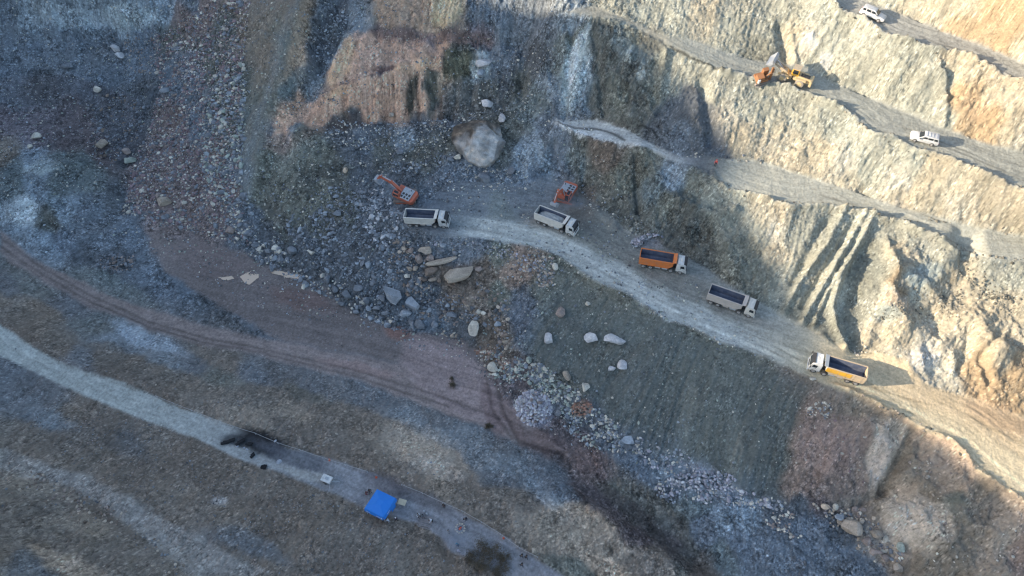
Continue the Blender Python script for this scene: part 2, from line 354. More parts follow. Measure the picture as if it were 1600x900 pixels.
# strokes: (points, half width in photo px, height m, noise)
STROKES = [
 (C4, 4, 1.9, 1), (C3[8:], 4, 1.9, 1), (C2[7:20], 3.5, 1.4, 1), ([(1407,350),(1433,363),(1473,374),(1492,388),(1520,402)], 4, .9, 1),
 (C1[19:], 5, 1.3, 1), (C1[4:19], 3, .45, 1), (RU[2:], 3, .35, 1), (PD[:9], 4, .7, 1), (PU[:8], 3, .3, 1),
 ([(1318,330),(1290,385),(1250,440),(1222,490)], 5, .9, .9), ([(1300,335),(1272,380),(1240,440)], 8, -.8, .6),
 ([(1350,338),(1310,405),(1268,475),(1252,505)], 5, .95, .9), ([(1335,345),(1295,410),(1255,480)], 6, -.8, .6), ([(1330,400),(1290,460),(1270,510)], 4, .7, .9),
 ([(1362,340),(1342,380),(1314,430),(1299,475),(1305,515),(1322,540)], 6, 1.4, .5), ([(1348,395),(1338,440),(1335,490),(1343,535)], 26, -1.2, .3),
 ([(1386,380),(1392,420),(1384,470),(1366,500),(1356,535)], 9, 1.0, .6),
 ([(1500,140),(1400,100)], 12, .6, .6), ([(560,190),(650,186),(730,180)], 5, -.5, .4), ([(510,150),(560,130),(640,112)], 5, .8, .6), ([(600,150),(640,145)], 6, .5, .5), ([(640,120),(648,180)], 6, -1.0, .3), ([(668,120),(678,165)], 5, -.7, .3),
 ([(545,25),(530,60),(500,110)], 8, -1.0, .5), ([(180,25),(230,30)], 10, 1.0, .6), ([(60,55),(150,50)], 6, .8, .6), ([(30,285),(70,262),(120,255)], 7, .7, .6), ([(640,705),(720,740),(800,790)], 10, .5, .7),
 ([(930,330),(960,350)], 10, .8, .6), ([(850,110),(865,170)], 9, .9, .6), ([(930,60),(945,180)], 5, -.9, .4), ([(895,30),(885,180)], 6, -.8, .4),
 ([(1330,800),(1332,740)], 0.1, 0, 0), ([(1350,665),(1385,715),(1362,765)], 16, 1.2, .5), ([(1422,672),(1405,715),(1378,765)], 10, -1.1, .5),
 ([(1400,800),(1440,820),(1490,850)], 26, 1.6, .3), ([(1500,740),(1500,800)], 16, .8, .3),
 ([(1400,430),(1395,500),(1430,560)], 30, 1.6, .3), ([(1520,520),(1500,580)], 10, -1.0, .5), ([(1520,500),(1560,560)], 24, 1.4, .4),
 ([(1545,600),(1530,560),(1560,520)], 6, -.9, .5),
 ([(1220,40),(1232,90)], 8, -.9, .3), ([(1237,60),(1243,95)], 5, .7, .2), ([(1465,110),(1478,190)], 10, 1.0, .3), ([(1487,120),(1480,195)], 8, -.6, .3),
 ([(1100,130),(1112,220)], 10, -1.6, .2), ([(1040,85),(1030,150)], 8, 1.2, .2), ([(960,60),(990,180)], 30, 1.2, .3),
 ([(993,245),(998,330)], 5, -1.4, .3), ([(900,240),(905,290)], 6, .9, .3), ([(1000,240),(1060,330)], 18, .8, .4),
 ([(1060,320),(1120,340),(1150,330)], 8, 1.2, .5), ([(1120,360),(1150,430)], 14, .9, .3),
 ([(540,60),(520,120)], 9, 1.2, .3), ([(712,130),(705,180)], 6, -1.1, .2), ([(738,130),(735,160)], 5, -.8, .3), ([(560,150),(562,185)], 4, -.6, .3),
 ([(470,200),(450,215)], 10, .8, .3), ([(490,60),(470,130)], 10, .8, .6), ([(880,50),(900,120),(890,160)], 10, .8, .5),
 ([(845,240),(835,275)], 16, .8, .4), ([(760,205),(740,225)], 34, .5, .3),
 ([(70,290),(75,335)], 12, .5, .5), ([(75,345),(82,360)], 8, -.9, .2), ([(125,15),(120,50)], 8, .6, .5), ([(100,45),(92,55)], 7, -1.2, .2),
 ([(330,560),(420,585)], 8, .3, .5), ([(1385,770),(1345,790)], 5, -.6, .3),
]
for P, hw, h, nz in STROKES:
    k = near(u, v, P, hw*3); xk, yk = x[k], y[k]
    d, _ = pl_dist(u[k], v[k], [p[:2] for p in P])
    g = np.exp(-(d/hw)**2)
    if nz == 1: h2 = h*np.clip(.5+.8*fbm(xk, yk, 6.5, int(hw*10)+3, 4, .6)+.15*perlin(xk, yk, .7, 99), 0, 1.5)
    else: h2 = h*(1+nz*fbm(xk, yk, 3, 77, 3))
    dz[k] += g*h2
# rock heap under the camp's brush, puddle hollows etc. stay flat
zt = zb+dz*edgew
Z[I] = zt
outm = np.ones_like(Z); outm[I] = 0
Z += outm*smooth(0, 40, np.maximum.reduce([X0-GXf, GXf-X1, Y0-GYf, GYf-Y1, GXf*0]))*(2.5*fbm(GXf, GYf, 45, 83, 4))*smooth(70, 130, np.hypot(GXf-XR, 0*GYf))
def ground(px, py_):                                # height of the finished ground at a world point
    a = (px-X0)/G; b = (py_-Y0)/G
    i = int(min(max(a, 0), nx-2)); j = int(min(max(b, 0), ny-2)); fa = min(max(a-i, 0), 1); fb = min(max(b-j, 0), 1)
    return float((zt[j, i]*(1-fa)+zt[j, i+1]*fa)*(1-fb)+(zt[j+1, i]*(1-fa)+zt[j+1, i+1]*fa)*fb)
def at(pu, pv_, lift=0.0):                          # the ground point seen at a photo point
    dx, dy = (pu-800)/F, (450-pv_)/F
    D = Vector((dx, dy*C35+S35, dy*S35-C35)); t = 55.0
    while t < 320:
        p = Vector((0, 0, CZ))+D*t
        if X0 < p.x < X1 and Y0 < p.y < Y1 and p.z < ground(p.x, p.y): break
        t += .5
    lo, hi = t-.5, t
    for _ in range(12):
        m = (lo+hi)/2; p = Vector((0, 0, CZ))+D*m
        if p.z < ground(p.x, p.y): hi = m
        else: lo = m
    p = Vector((0, 0, CZ))+D*hi
    return Vector((p.x, p.y, ground(p.x, p.y)+lift))

print('TIMER b', round(time.time()-T_0, 1))
# ---------------------------------------------------------------- what the ground is made of
PAL = dict(
 SL=sh(76,90,108), SD=sh(64,74,87), BL=sh(94,112,132), BW=sh(122,140,158), GG=sh(82,90,89), GD=sh(70,77,79), GB=sh(78,93,103),
 PB=sh(87,86,99), PR=sh(90,85,90), PD=sh(74,71,79), BR=sh(92,89,86), BD=sh(80,77,75), BT=sh(114,109,102), TN=sh(130,119,106), PK=sh(142,118,102), OC=sh(156,128,102),
 MG=sh(100,96,88), MB=sh(126,119,110), MP=sh(108,98,93),
 LG=su(206,199,172), LK=su(194,188,163), LC=su(222,203,167), LO=su(222,186,138), LW=su(228,214,184), LD=su(172,166,142))  # darkest lit tone puts the rib face's grazing light into the colour
CP = """
0,20 SL|60,20 BL|100,60 SL|150,20 BL|200,30 BL|250,10 BL|300,15 SL|40,90 SL|110,80 SL|170,75 SL|0,140 SL|60,140 SD|120,110 SL|160,120 SL|210,100 SL
230,70 SL|270,60 GD|290,30 PR|320,20 PR|350,40 GD|370,10 BR|280,110 SL|300,140 SL|330,100 GD|370,130 GD|350,180 GD|310,190 SL|270,200 PR|250,240 PR
0,190 PB|60,200 PB|120,190 PD|170,190 SD|190,160 SD|220,150 SD|150,150 SD|100,225 PD|150,230 PD|200,215 SD|0,240 BR|20,280 GB|60,265 BL|100,250 GB|130,265 GB|90,290 GB
220,300 PR|280,290 PR|330,260 PR|370,230 GD|360,300 PR|320,330 PR|250,330 PR|200,320 SD|60,300 BL|100,330 BL|75,345 GD|45,330 BW|130,340 SL|150,380 SL|190,360 SL|100,380 SL|60,380 BL
180,410 SD|130,400 SD|220,430 SL|280,465 SL|330,475 SD|400,490 SL|440,500 SD|500,530 SL|560,545 SL|170,440 GB
390,40 BR|410,80 BR|400,140 GG|420,160 GG|390,220 GB|370,270 SL|400,190 GB|440,60 GG|430,110 MG|460,40 MG|470,10 BD|450,140 GB|470,80 TN
500,40 SD|510,10 SL|490,80 SD|530,60 GB|525,90 BL|500,120 GB|480,150 GB|540,20 SL|560,30 SL|460,190 GG|430,210 SL|420,260 GG|400,300 GG|420,330 GD|390,340 SL
590,20 BR|610,10 MG|640,25 MG|665,20 BT|690,10 TN|700,30 TN|680,35 TN|720,20 BR|600,45 PD|640,50 PD|700,50 PD|750,55 PB|760,20 SL|740,10 SL|790,20 SL|810,60 SL|780,40 SL
545,70 TN|550,90 OC|535,100 PK|525,120 OC|570,80 PK|590,90 PK|610,80 PK|640,75 PK|670,70 PB|570,100 MP|590,110 PD|620,95 PK|640,95 OC|665,90 OC|680,85 PK|690,70 PK|700,90 BD
510,140 MP|470,160 PK|450,185 PK|500,160 PK|480,165 PK|440,200 PK|430,215 MP|500,185 MP|530,150 OC|560,140 PK|580,150 PK|580,170 PK|610,130 PK|620,160 PK|610,175 PK|635,140 PK|630,175 MP|645,120 GD|640,150 GD|660,155 PK|670,130 GD|675,160 GD|690,130 TN|690,170 MP|655,100 OC
710,90 GD|720,110 GD|735,90 GD|715,150 GD|740,150 GD|745,110 BL|755,100 BW|770,100 SL|790,120 SD|760,140 GD|800,90 SL|810,130 GD|840,90 SD|850,40 SL|830,20 SL
550,185 SD|600,195 SD|650,195 SD|700,190 SD|540,180 BD|480,190 BD|520,205 SD|570,215 SL|630,215 BL|700,215 GD|650,240 GD|600,230 GD|550,240 SD|500,230 GG|470,250 GG|440,280 GG|480,280 GD|530,270 GD|560,280 SD
780,230 GD|800,200 GD|820,180 GB|840,160 GB|860,140 BL|850,200 SL|830,230 BL|820,250 BL|850,260 BL|870,240 SL|840,280 SL|880,270 SL|720,270 SL|760,280 SL|800,300 SL|700,300 SL|740,310 SL|780,320 GB|670,310 SL
640,280 SD|600,310 SL|620,330 SL|580,340 SD|600,370 SD|540,320 GD|500,310 GG|460,320 GG|440,350 GD|420,370 SD|500,360 GD|480,390 SD|530,380 SD|560,400 SD|620,390 SD|600,430 SL|640,420 SD|520,430 SD|570,460 SD
700,390 SL|740,380 SL|780,400 GG|820,410 MP|800,430 MP|760,430 BD|720,450 BD|690,430 BD|670,460 SD|700,480 BD|740,470 BR|780,460 GG|660,500 SL|690,500 SL|720,510 SD|760,500 BD|780,520 BR
840,400 BR|860,420 GG|810,480 SL|820,510 SL|810,470 SD|850,450 GG|880,430 GG|900,460 GG|870,490 GD|860,540 GD|900,520 GD|940,500 GG|980,500 GG|930,560 GD|900,600 GD|980,560 GD|1000,600 GD|960,640 GD|1040,560 GD|1080,620 GD|1060,580 GG|1100,560 GG|1120,600 GG|1150,600 GG|1180,650 GD|1100,680 GG|1160,700 GD|1200,620 GD|1230,640 GD|1220,720 GD|1130,730 GD|1010,640 GD
780,560 BD|800,590 PD|860,600 GD|890,640 SD|930,650 SD|970,690 SL|1000,700 SL|1000,730 SL|1040,740 BL|1090,750 BL|1150,770 SL|1200,790 SD|1250,790 SD|1050,760 SL
900,720 PD|930,740 PD|910,760 PD|950,760 GG|990,780 GG|1030,800 GG|1020,820 GD|980,800 GD|930,780 PD|960,800 PD|1000,840 PD|1060,830 GD|1070,870 GD|1050,850 PD|1100,890 BD|850,660 PD|880,680 PD|820,650 PD
1080,790 GB|1100,830 SL|1130,820 BL|1150,850 SL|1180,870 SL|1130,870 GB|1200,840 SL|1250,850 SL|1200,890 SL|1280,880 SL|1260,820 SL|1300,870 SL|1350,890 SL|1310,830 SD|1170,800 BL
1240,610 BR|1260,650 MP|1250,700 MP|1290,690 MP|1240,760 MP|1300,740 MP|1320,700 MP|1340,670 MB|1270,780 PD|1330,780 BR|1350,690 MP|1300,640 BR|1340,640 MG|1380,660 MG
1370,700 MB|1360,740 MB|1400,680 TN|1385,770 MG|1410,730 MG|1420,690 MG|1440,680 TN|1400,780 MB|1430,790 MB|1460,820 MB|1420,830 MB|1450,760 MG|1480,750 MB|1510,760 TN|1490,790 GG|1540,800 BT|1560,840 MB|1590,880 MP|1560,890 BT|1500,860 MG|1450,870 MG|1480,890 MG|1400,850 BR|1470,700 TN|1500,730 TN|1530,770 MG
0,440 SL|50,450 GB|100,480 SL|150,510 GB|60,480 BR|0,480 BR|30,520 BD|90,540 BR|130,560 SL|180,530 BL|220,540 BL|160,570 BD|200,560 BR|250,560 BL|300,570 SL|260,590 BR|210,590 BD|300,600 BR|350,570 BR|340,590 GG|400,590 SL|370,620 BR|420,620 BR|400,650 BT|450,640 BT|480,600 SL|540,610 SL|500,640 BR
450,670 BD|500,690 BR|480,620 GD|550,650 BR|600,620 SL|640,650 BL|620,680 BT|600,700 BT|560,700 BR|520,700 BD|650,710 TN|640,740 BR|680,750 BT|700,720 TN|700,680 BL|680,660 SL|740,690 BL|780,700 SL|760,730 BL|800,720 BL|720,760 BR|760,790 BR|820,740 BL|850,740 SL|800,770 BR|830,790 BR|860,780 BL|780,750 SL|840,820 BT|870,860 BT|900,800 TN|900,840 BT|930,820 BT|960,860 BT|950,890 TN|1000,880 BR|1020,870 BR|890,880 GG|870,770 SL
0,590 SL|40,600 SL|80,620 SL|30,640 SL|60,650 BL|120,640 BR|60,680 BR|100,690 BD|160,670 BD|200,690 SD|240,700 BR|150,720 BR|200,740 BD|280,720 BD|250,760 BR|330,740 BD|300,780 BR|360,770 BD|400,760 BR|380,810 BR|440,790 BD|340,800 BR|420,830 BD|480,820 BR|530,830 BR|460,860 BR|500,880 BD|560,860 BD|600,830 BR|620,880 BR|660,850 BD|640,900 BR|400,890 BR|560,810 BR|400,850 SL
0,750 BT|40,750 BT|30,780 BR|80,760 BT|80,790 BR|20,820 BR|0,860 BR|40,880 SL|90,850 BR|120,820 BT|100,880 TN|150,790 BD|180,800 BD|220,830 BD|200,860 BR|260,880 BR|300,880 BR|150,860 BR|20,720 BR|140,740 BR
740,850 BD|770,860 BD|800,880 BD|750,890 BD
950,10 LG|1000,20 LG|1050,20 LG|1100,30 LC|1130,60 LG|1160,30 LG|1200,50 LK|1190,75 LD|1220,20 LK|1240,50 LC|1260,60 LW|1280,100 LG|1250,30 LG|1300,40 LG|1320,80 LG|1350,60 LG|1360,120 LG|1400,80 LG|1410,150 LG|1450,100 LG|1450,170 LG|1470,130 LK|1480,190 LG|1480,100 LC|1510,120 LC|1490,160 LO|1520,150 LO|1500,200 LO|1550,140 LC|1550,180 LO|1580,160 LC|1580,210 LC|1590,230 LW|1530,220 LO
1380,0 LG|1420,10 LC|1450,20 LC|1500,10 LC|1500,40 LO|1560,20 LO|1560,70 LO|1600,40 LO|1590,80 LC|1600,0 LO
900,60 GG|890,30 BL|890,80 GB|880,120 GB|900,100 BW|900,150 BL|880,160 SL|930,60 GD|950,100 GD|940,150 GD|970,80 GB|960,150 GG|1000,90 GB|980,120 GD|1000,170 GD|1030,110 GG|1020,150 GG|990,60 GG|1010,70 GD
1060,100 LG|1050,130 LG|1090,115 LG|1080,150 SD|1050,170 SD|1100,170 SD|1100,210 SD|1060,220 SL|1030,210 SD|1120,235 SD|1090,230 SD
1120,140 LG|1150,170 LG|1180,150 LK|1200,180 LG|1160,210 LC|1140,180 LW|1190,220 LC|1250,180 LG|1230,220 LC|1240,160 LK|1300,200 LG|1280,240 LC|1340,220 LG|1320,250 LW|1360,270 LG|1330,290 LC|1400,240 LG|1400,280 LW|1400,310 LC|1450,270 LC|1450,310 LC|1500,290 LC|1500,330 LW|1550,310 LC|1550,340 LC|1590,330 LC|1430,250 LG
910,230 GD|930,230 BD|900,260 GB|920,280 GD|950,250 BD|970,280 GG|990,260 GD|940,300 GD|970,320 GD|990,330 GD|920,300 BD|1010,260 GG|1020,300 GB|1050,280 BL|1040,320 GG|1080,300 GG|1060,330 GD|1050,360 GD|1090,350 GD|1100,380 GD|1110,320 LG|1150,310 LG|1180,320 LC|1130,350 LK|1160,340 LK|1170,380 GG|1150,410 GG|1190,430 GG|1180,370 LG|1200,340 LC|1210,350 LW|1215,400 LC|1220,430 LG|1220,330 LC
1250,340 LK|1240,370 LK|1260,400 LK|1230,460 LK|1260,470 LK|1240,490 LD|1280,500 LD|1290,420 LG|1300,380 LK|1330,370 LG|1310,440 LG|1300,480 LG|1340,420 LD|1350,450 LD|1360,400 LD|1340,490 LD|1330,530 LD|1365,430 LD|1290,530 LD|1320,520 LK
1390,360 LG|1420,370 LG|1400,400 LC|1430,420 LC|1460,390 LG|1480,400 LG|1450,430 LG|1430,450 LG|1400,460 LO|1380,480 LG|1370,490 LG|1420,490 LC|1460,480 LC|1400,540 LC|1440,530 LW|1440,570 LW|1400,560 LW|1480,460 LC|1500,440 LC|1520,460 LC|1480,520 LC|1520,500 LC|1560,500 LC|1500,560 LC|1480,590 LW|1520,580 LO|1560,560 LC|1540,600 LO|1580,620 LO|1590,580 LO|1600,520 LC|1580,470 LC|1550,420 LK|1590,430 LK|1560,440 LK|1360,520 LC
"""
cps = []
for tok in CP.replace('\n', '|').split('|'):
    tok = tok.strip()
    if tok:
        p, n = tok.split(); a, b = p.split(','); cps.append((float(a), float(b), *PAL[n]))
cps = np.array(cps, np.float32)
col = np.zeros((ny, nx, 3), np.float32)
U_, V_ = wu.astype(np.float32).ravel(), wv.astype(np.float32).ravel()
# patches are drawn out along the hillside's bedding at the lower left and down the fall line on the upper slopes
h2 = (slice(None, None, 2), slice(None, None, 2)); uh, vh = u[h2], v[h2]; hs = uh.shape
low = (smooth(-60, 60, vh-(330+.36*uh))*(1-smooth(900, 1150, uh))).ravel().astype(np.float32)
cA, sA = math.cos(R(24)), math.sin(R(24))
view = np.flatnonzero((uh > -40).ravel() & (uh < 1640).ravel() & (vh > -50).ravel() & (vh < 950).ravel())
def zones(A, B, off, pw):
    out = np.zeros((A.size, 3), np.float32); out[:] = PAL['BR']
    for s in range(0, view.size, 20000):
        ids_ = view[s:s+20000]; dx = A[ids_, None]-cps[None, :, 0]; dy = B[ids_, None]-cps[None, :, 1]; L_ = low[ids_, None]
        al = dx*cA+dy*sA; ac = -dx*sA+dy*cA
        d2 = (1-L_)*(dx*dx*1.25+dy*dy*.75)+L_*(al*al*.3+ac*ac*2.2)+off
        w = d2**(-pw); w /= w.sum(1, keepdims=True); out[ids_] = w@cps[:, 2:5]
    return np.repeat(np.repeat(out.reshape(*hs, 3), 2, 0), 2, 1)[:ny, :nx]
U2 = (u+15*fbm(x, y, 4, 301, 5, .66)).astype(np.float32)[h2].ravel(); V2 = (v+11*fbm(x, y, 4, 311, 5, .66)).astype(np.float32)[h2].ravel()
U_, V_ = wu.astype(np.float32)[h2].ravel(), wv.astype(np.float32)[h2].ravel()
col = zones(U_, V_, 60, 2.3)*.45+zones(U2, V2, 8, 7)*.55
col = np.stack([blur(col[..., i_], 1, 1) for i_ in range(3)], -1).astype(np.float32)
def mixc(mask, c):
    global col
    m = np.clip(mask, 0, 1)[..., None]; col = (col*(1-m)+np.asarray(c, np.float32)*m).astype(np.float32)
def spot(cx, cy, rx, ry, rot=0, soft=.35, warp=1):
    a = (wu*warp+u*(1-warp)-cx); b = (wv*warp+v*(1-warp)-cy); c_, s_ = math.cos(R(rot)), math.sin(R(rot))
    d = np.hypot((a*c_+b*s_)/rx, (-a*s_+b*c_)/ry)
    return 1-smooth(1-soft, 1+soft, d)
# roads and floors
LOWM = smooth(-30, 30, v-(380+.36*u))*(1-smooth(700, 1000, u))
m_ = (.42*LOWM)[..., None]; col = (col*(1-m_)+sh(89,86,84)*m_).astype(np.float32)
SLOPE_D = poly_soft(wu, wv, [(880,420),(940,450),(1010,490),(1100,530),(1200,568),(1262,607),(1236,700),(1222,785),(1150,762),(1080,730),(1010,705),(960,670),(910,610),(855,570),(822,540),(842,480)], 15)
SLOPE_G = poly_soft(wu, wv, [(392,-20),(485,-20),(465,70),(430,160),(395,290),(372,300),(384,150)], 8)
mixc(SLOPE_D*.72, sh(65,76,82)); mixc(SLOPE_G*.6, sh(84,88,88)); mixc(poly_soft(wu, wv, [(470,-10),(440,90),(400,230),(385,340),(372,300),(400,180),(430,60)], 7)*.35, sh(90,106,122))
for P_, c_, k_ in [([(1255,652),(1290,643),(1352,655),(1352,720),(1345,778),(1270,784),(1226,762)], sh(106,97,95), .7), ([(1358,664),(1385,655),(1422,664),(1412,692),(1388,740),(1366,770),(1351,718)], sh(140,136,129), .75), ([(1385,768),(1440,772),(1482,790),(1492,832),(1450,872),(1400,852),(1376,804)], sh(134,131,124), .6), ([(1430,690),(1500,720),(1530,770),(1480,760),(1440,740)], sh(112,105,98), .5), ([(1490,790),(1560,800),(1540,860),(1480,900),(1450,880),(1495,840)], sh(98,96,90), .6), ([(490,60),(515,5),(550,-10),(545,30),(520,90),(490,140),(470,150)], sh(56,64,78), .65), ([(550,-10),(590,-10),(585,40),(548,66),(525,100),(500,150),(470,200),(440,232),(460,180),(500,120),(530,60)], sh(86,104,124), .6), ([(474,-10),(490,-10),(475,60),(455,100),(438,135),(446,90)], sh(118,108,96), .6), ([(385,-10),(440,-10),(425,90),(400,150),(388,130)], sh(92,90,86), .5), ([(0,120),(120,120),(215,150),(230,240),(190,255),(110,225),(0,180)], sh(70,72,84), .45)]: mixc(poly_soft(wu, wv, P_, 6)*k_, c_)
for P_, c_, k_, s_ in [
 ([(425,216),(440,185),(465,165),(500,158),(530,150),(560,140),(600,125),(625,115),(652,104),(662,120),(637,184),(600,186),(570,191),(562,172),(545,170),(520,186),(500,202),(470,190),(442,206)], sh(142,118,102), .85, 4),
 ([(552,48),(580,52),(640,62),(692,72),(682,95),(640,100),(610,108),(560,126),(535,132),(520,130),(530,95),(545,65)], sh(132,112,102), .8, 4),
 ([(545,62),(556,66),(548,110),(522,134),(515,126),(530,92)], sh(156,130,104), .8, 3), ([(610,100),(660,88),(690,92),(676,104),(640,110),(612,118)], sh(158,132,106), .75, 4),
 ([(588,-10),(720,-10),(712,32),(700,42),(600,44),(590,20)], sh(118,104,92), .85, 4), ([(666,-10),(716,-10),(708,38),(680,42),(668,20)], sh(148,128,106), .8, 4),
 ([(575,46),(760,50),(770,66),(700,66),(600,60)], sh(88,76,78), .7, 4), ([(580,108),(610,100),(618,106),(590,118)], sh(72,58,62), .8, 3),
 ([(636,116),(652,112),(648,140),(642,182),(634,160)], sh(52,58,56), .9, 3), ([(664,108),(684,112),(682,150),(672,158),(664,140)], sh(66,70,66), .8, 3),
 ([(694,76),(736,78),(732,122),(700,126),(690,110)], sh(66,72,62), .85, 4), ([(545,184),(562,170),(575,196),(540,206),(500,206),(520,188)], sh(58,56,60), .8, 4),
 ([(690,128),(760,130),(800,170),(760,180),(694,184)], sh(74,80,86), .7, 5)]: mixc(poly_soft(u*.4+wu*.6, v*.4+wv*.6, P_, s_)*k_, c_)
litroad = sf(176, 168, 150)
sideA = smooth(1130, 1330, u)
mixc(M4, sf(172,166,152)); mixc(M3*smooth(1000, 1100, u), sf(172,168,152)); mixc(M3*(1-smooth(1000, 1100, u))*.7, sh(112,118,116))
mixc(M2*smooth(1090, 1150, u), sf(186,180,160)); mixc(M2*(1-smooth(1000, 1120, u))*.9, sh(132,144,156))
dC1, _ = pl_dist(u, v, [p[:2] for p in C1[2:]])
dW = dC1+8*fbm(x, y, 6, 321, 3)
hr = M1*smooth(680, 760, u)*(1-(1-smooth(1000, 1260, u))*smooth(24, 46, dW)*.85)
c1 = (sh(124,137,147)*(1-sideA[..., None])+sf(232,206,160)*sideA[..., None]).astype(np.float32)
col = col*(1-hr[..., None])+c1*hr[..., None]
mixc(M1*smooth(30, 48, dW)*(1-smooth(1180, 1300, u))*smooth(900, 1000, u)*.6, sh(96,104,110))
brown = poly_soft(wu, wv, [(1330,560),(1430,570),(1600,655),(1600,720),(1480,650),(1370,600)], 10)
mixc(M1*brown*.45, sf(206,170,126))
mixc(MP*.92, sh(104,99,104)); mixc(FLOOR*(1-MP)*.9, sh(87,84,89))
mixc(poly_soft(wu, wv, [(620,570),(640,520),(720,545),(775,600),(800,670),(760,665),(700,645)], 10)*.8, sh(112,104,112))
mixc(spot(590,470,30,12,20)*.0, sh(90,80,84))
mixc(spot(622,518,22,12,10), sh(98,80,80)); mixc(spot(470,470,50,14,18)*.6, sh(88,74,76)); mixc(spot(330,410,60,26,15)*.5, sh(84,78,84))
tr = smooth(180, 600, u)
c2 = (sh(122,134,142)*(1-tr[..., None])+sh(98,106,122)*tr[..., None]).astype(np.float32)
col = col*(1-MT[..., None])+c2*MT[..., None]
mixc(MT*(1-smooth(330, 460, u))*smooth(120, 250, u)*.0, sh(120,140,156))
RT_M = poly_soft(wu, wv, [(-40,690),(60,718),(140,748),(200,775),(260,812),(330,848),(420,900),(300,900),(240,850),(200,820),(150,790),(90,755),(40,745),(-40,725)], 6)
mixc(RT_M*.85, sh(110,112,116))
# clay, stains, patches and a painted cliff-foot shadow, with outlines of their own
PATCH = [ # cx, cy, rx, ry, rot, colour, strength
 (412,692,44,17,16,sh(24,27,34),.97),(370,690,26,9,5,sh(44,50,60),.85),(455,712,60,12,20,sh(62,70,86),.7),(650,775,60,10,24,sh(70,72,82),.6),(600,760,40,14,20,sh(66,66,76),.5),
(480,740,42,8,16,sh(124,132,138),.5),(925,728,26,34,-45,sh(96,84,86),.7),(1000,812,105,13,44,sh(62,61,64),.8),(1020,790,90,18,44,sh(84,86,88),.6),(1060,860,60,18,44,sh(66,66,70),.6),(935,740,6,4,0,sh(54,50,54),.8),(914,742,7,5,0,sh(60,56,60),.7),  # the dark diagonal bands paint the shadow below the low cliff's edge
 (910,640,16,11,10,sh(108,84,76),.5),(833,640,30,24,20,sh(150,160,190),.5),(1110,745,50,14,22,sh(122,134,160),.4),(1010,380,22,10,10,sh(112,120,140),.5),
 (900,95,7,44,12,sh(160,178,190),.75),(915,60,5,30,14,sh(150,170,180),.6),(889,160,14,30,0,sh(120,140,158),.5),(985,90,5,20,20,sh(150,164,170),.5),(1000,120,5,16,20,sh(140,154,160),.5),
 (905,205,40,6,14,sh(150,162,176),.8),(970,225,40,5,14,sh(134,146,160),.7),(745,108,14,12,0,sh(130,150,162),.8),(1390,120,0.1,.1,0,sh(1,1,1),0),
 (1290,95,10,14,0,su(246,240,226),.6),(1262,66,12,12,0,su(244,240,224),.8),(1440,560,22,22,0,su(250,240,224),.8),(1470,540,40,40,0,su(244,226,190),.3),
 (1440,430,40,16,-30,su(196,202,188),.8),(1395,490,30,12,-30,su(192,196,180),.8),(1400,480,30,10,10,su(236,200,160),.6),(1520,165,22,20,0,su(232,190,140),.6),
 (1380,850,40,26,20,sh(142,140,136),.5),(1430,815,50,34,20,sh(150,146,140),.7),(1370,715,16,50,12,sh(152,148,146),.75),(1290,700,44,44,0,sh(118,104,104),.5),
 (560,575,60,8,12,sh(120,102,106),.4),(60,262,30,10,-15,sh(126,146,160),.6),(40,330,16,22,30,sh(140,158,172),.6),(110,30,40,16,5,sh(120,138,156),.6),(205,25,46,18,5,sh(126,146,162),.6),
 (110,880,22,7,-35,sh(156,144,134),.6),(345,782,12,7,0,sh(132,136,146),.5),(232,530,60,12,22,sh(130,148,172),.5),(20,545,0.1,.1,0,sh(1,1,1),0),(660,705,60,34,25,sh(142,138,134),.4),
 (690,730,40,16,25,sh(140,132,126),.4),(880,820,50,30,40,sh(136,130,120),.4),(770,640,12,46,-20,sh(84,72,78),.6),(800,655,10,40,-25,sh(88,76,80),.6),(850,690,40,16,20,sh(80,68,72),.6),
 (1150,705,14,60,0,sh(104,112,112),.3),(1075,640,12,50,5,sh(100,108,108),.3),(990,590,14,50,0,sh(74,84,90),.4),(815,490,18,30,10,sh(72,82,98),.7),
 (700,12,24,30,10,sh(176,150,120),.5),(655,15,18,22,0,sh(112,98,86),.5),(1560,650,60,20,25,sf(200,160,118),.6),(900,110,18,60,10,sh(120,142,156),.5),
]
for cx, cy, rx, ry, rot, c, k in PATCH:
    rm = max(rx, ry)*1.4+2; q = (np.abs(wu-cx) < rm) & (np.abs(wv-cy) < rm); a_, b_ = wu[q]-cx, wv[q]-cy; c_, s_ = math.cos(R(rot)), math.sin(R(rot))
    m_ = ((1-smooth(.65, 1.35, np.hypot((a_*c_+b_*s_)/rx, (-a_*s_+b_*c_)/ry)))*k)[:, None]; col[q] = col[q]*(1-m_)+c*m_
# ruts
RUTS = [([(0,372),(67,420),(143,462),(233,503),(320,528),(400,543),(560,580),(700,622),(780,655)],2.2,.35),([(0,384),(67,430),(143,472),(233,512),(320,535),(400,549),(560,590),(700,635)],2.2,.35),
 ([(775,600),(785,640),(810,690),(880,710)],4,.5),([(760,590),(770,640),(800,685)],3,.4),([(700,360),(800,372),(880,392),(960,430),(1040,478),(1160,535),(1280,580),(1400,625),(1500,680),(1600,760)],3,-.25),
 ([(760,345),(850,365),(940,400),(1030,445),(1130,500),(1250,555),(1400,600),(1500,650),(1600,710)],3,-.2),([(720,352),(830,378),(900,402),(1000,455),(1100,505)],2.5,.25),
 ([(1010,770),(1080,830),(1130,890)],3,.2),([(1130,800),(1230,850),(1310,900)],3,.25),([(1080,790),(1180,850),(1240,900)],3,-.2)]
mul = np.ones_like(x)
for P, hw, k in RUTS:
    q = near(u, v, P, hw*4+4); d, _ = pl_dist(u[q]*.8+wu[q]*.2, v[q]*.8+wv[q]*.2, P); mul[q] *= 1-k*np.exp(-(d/hw)**2)
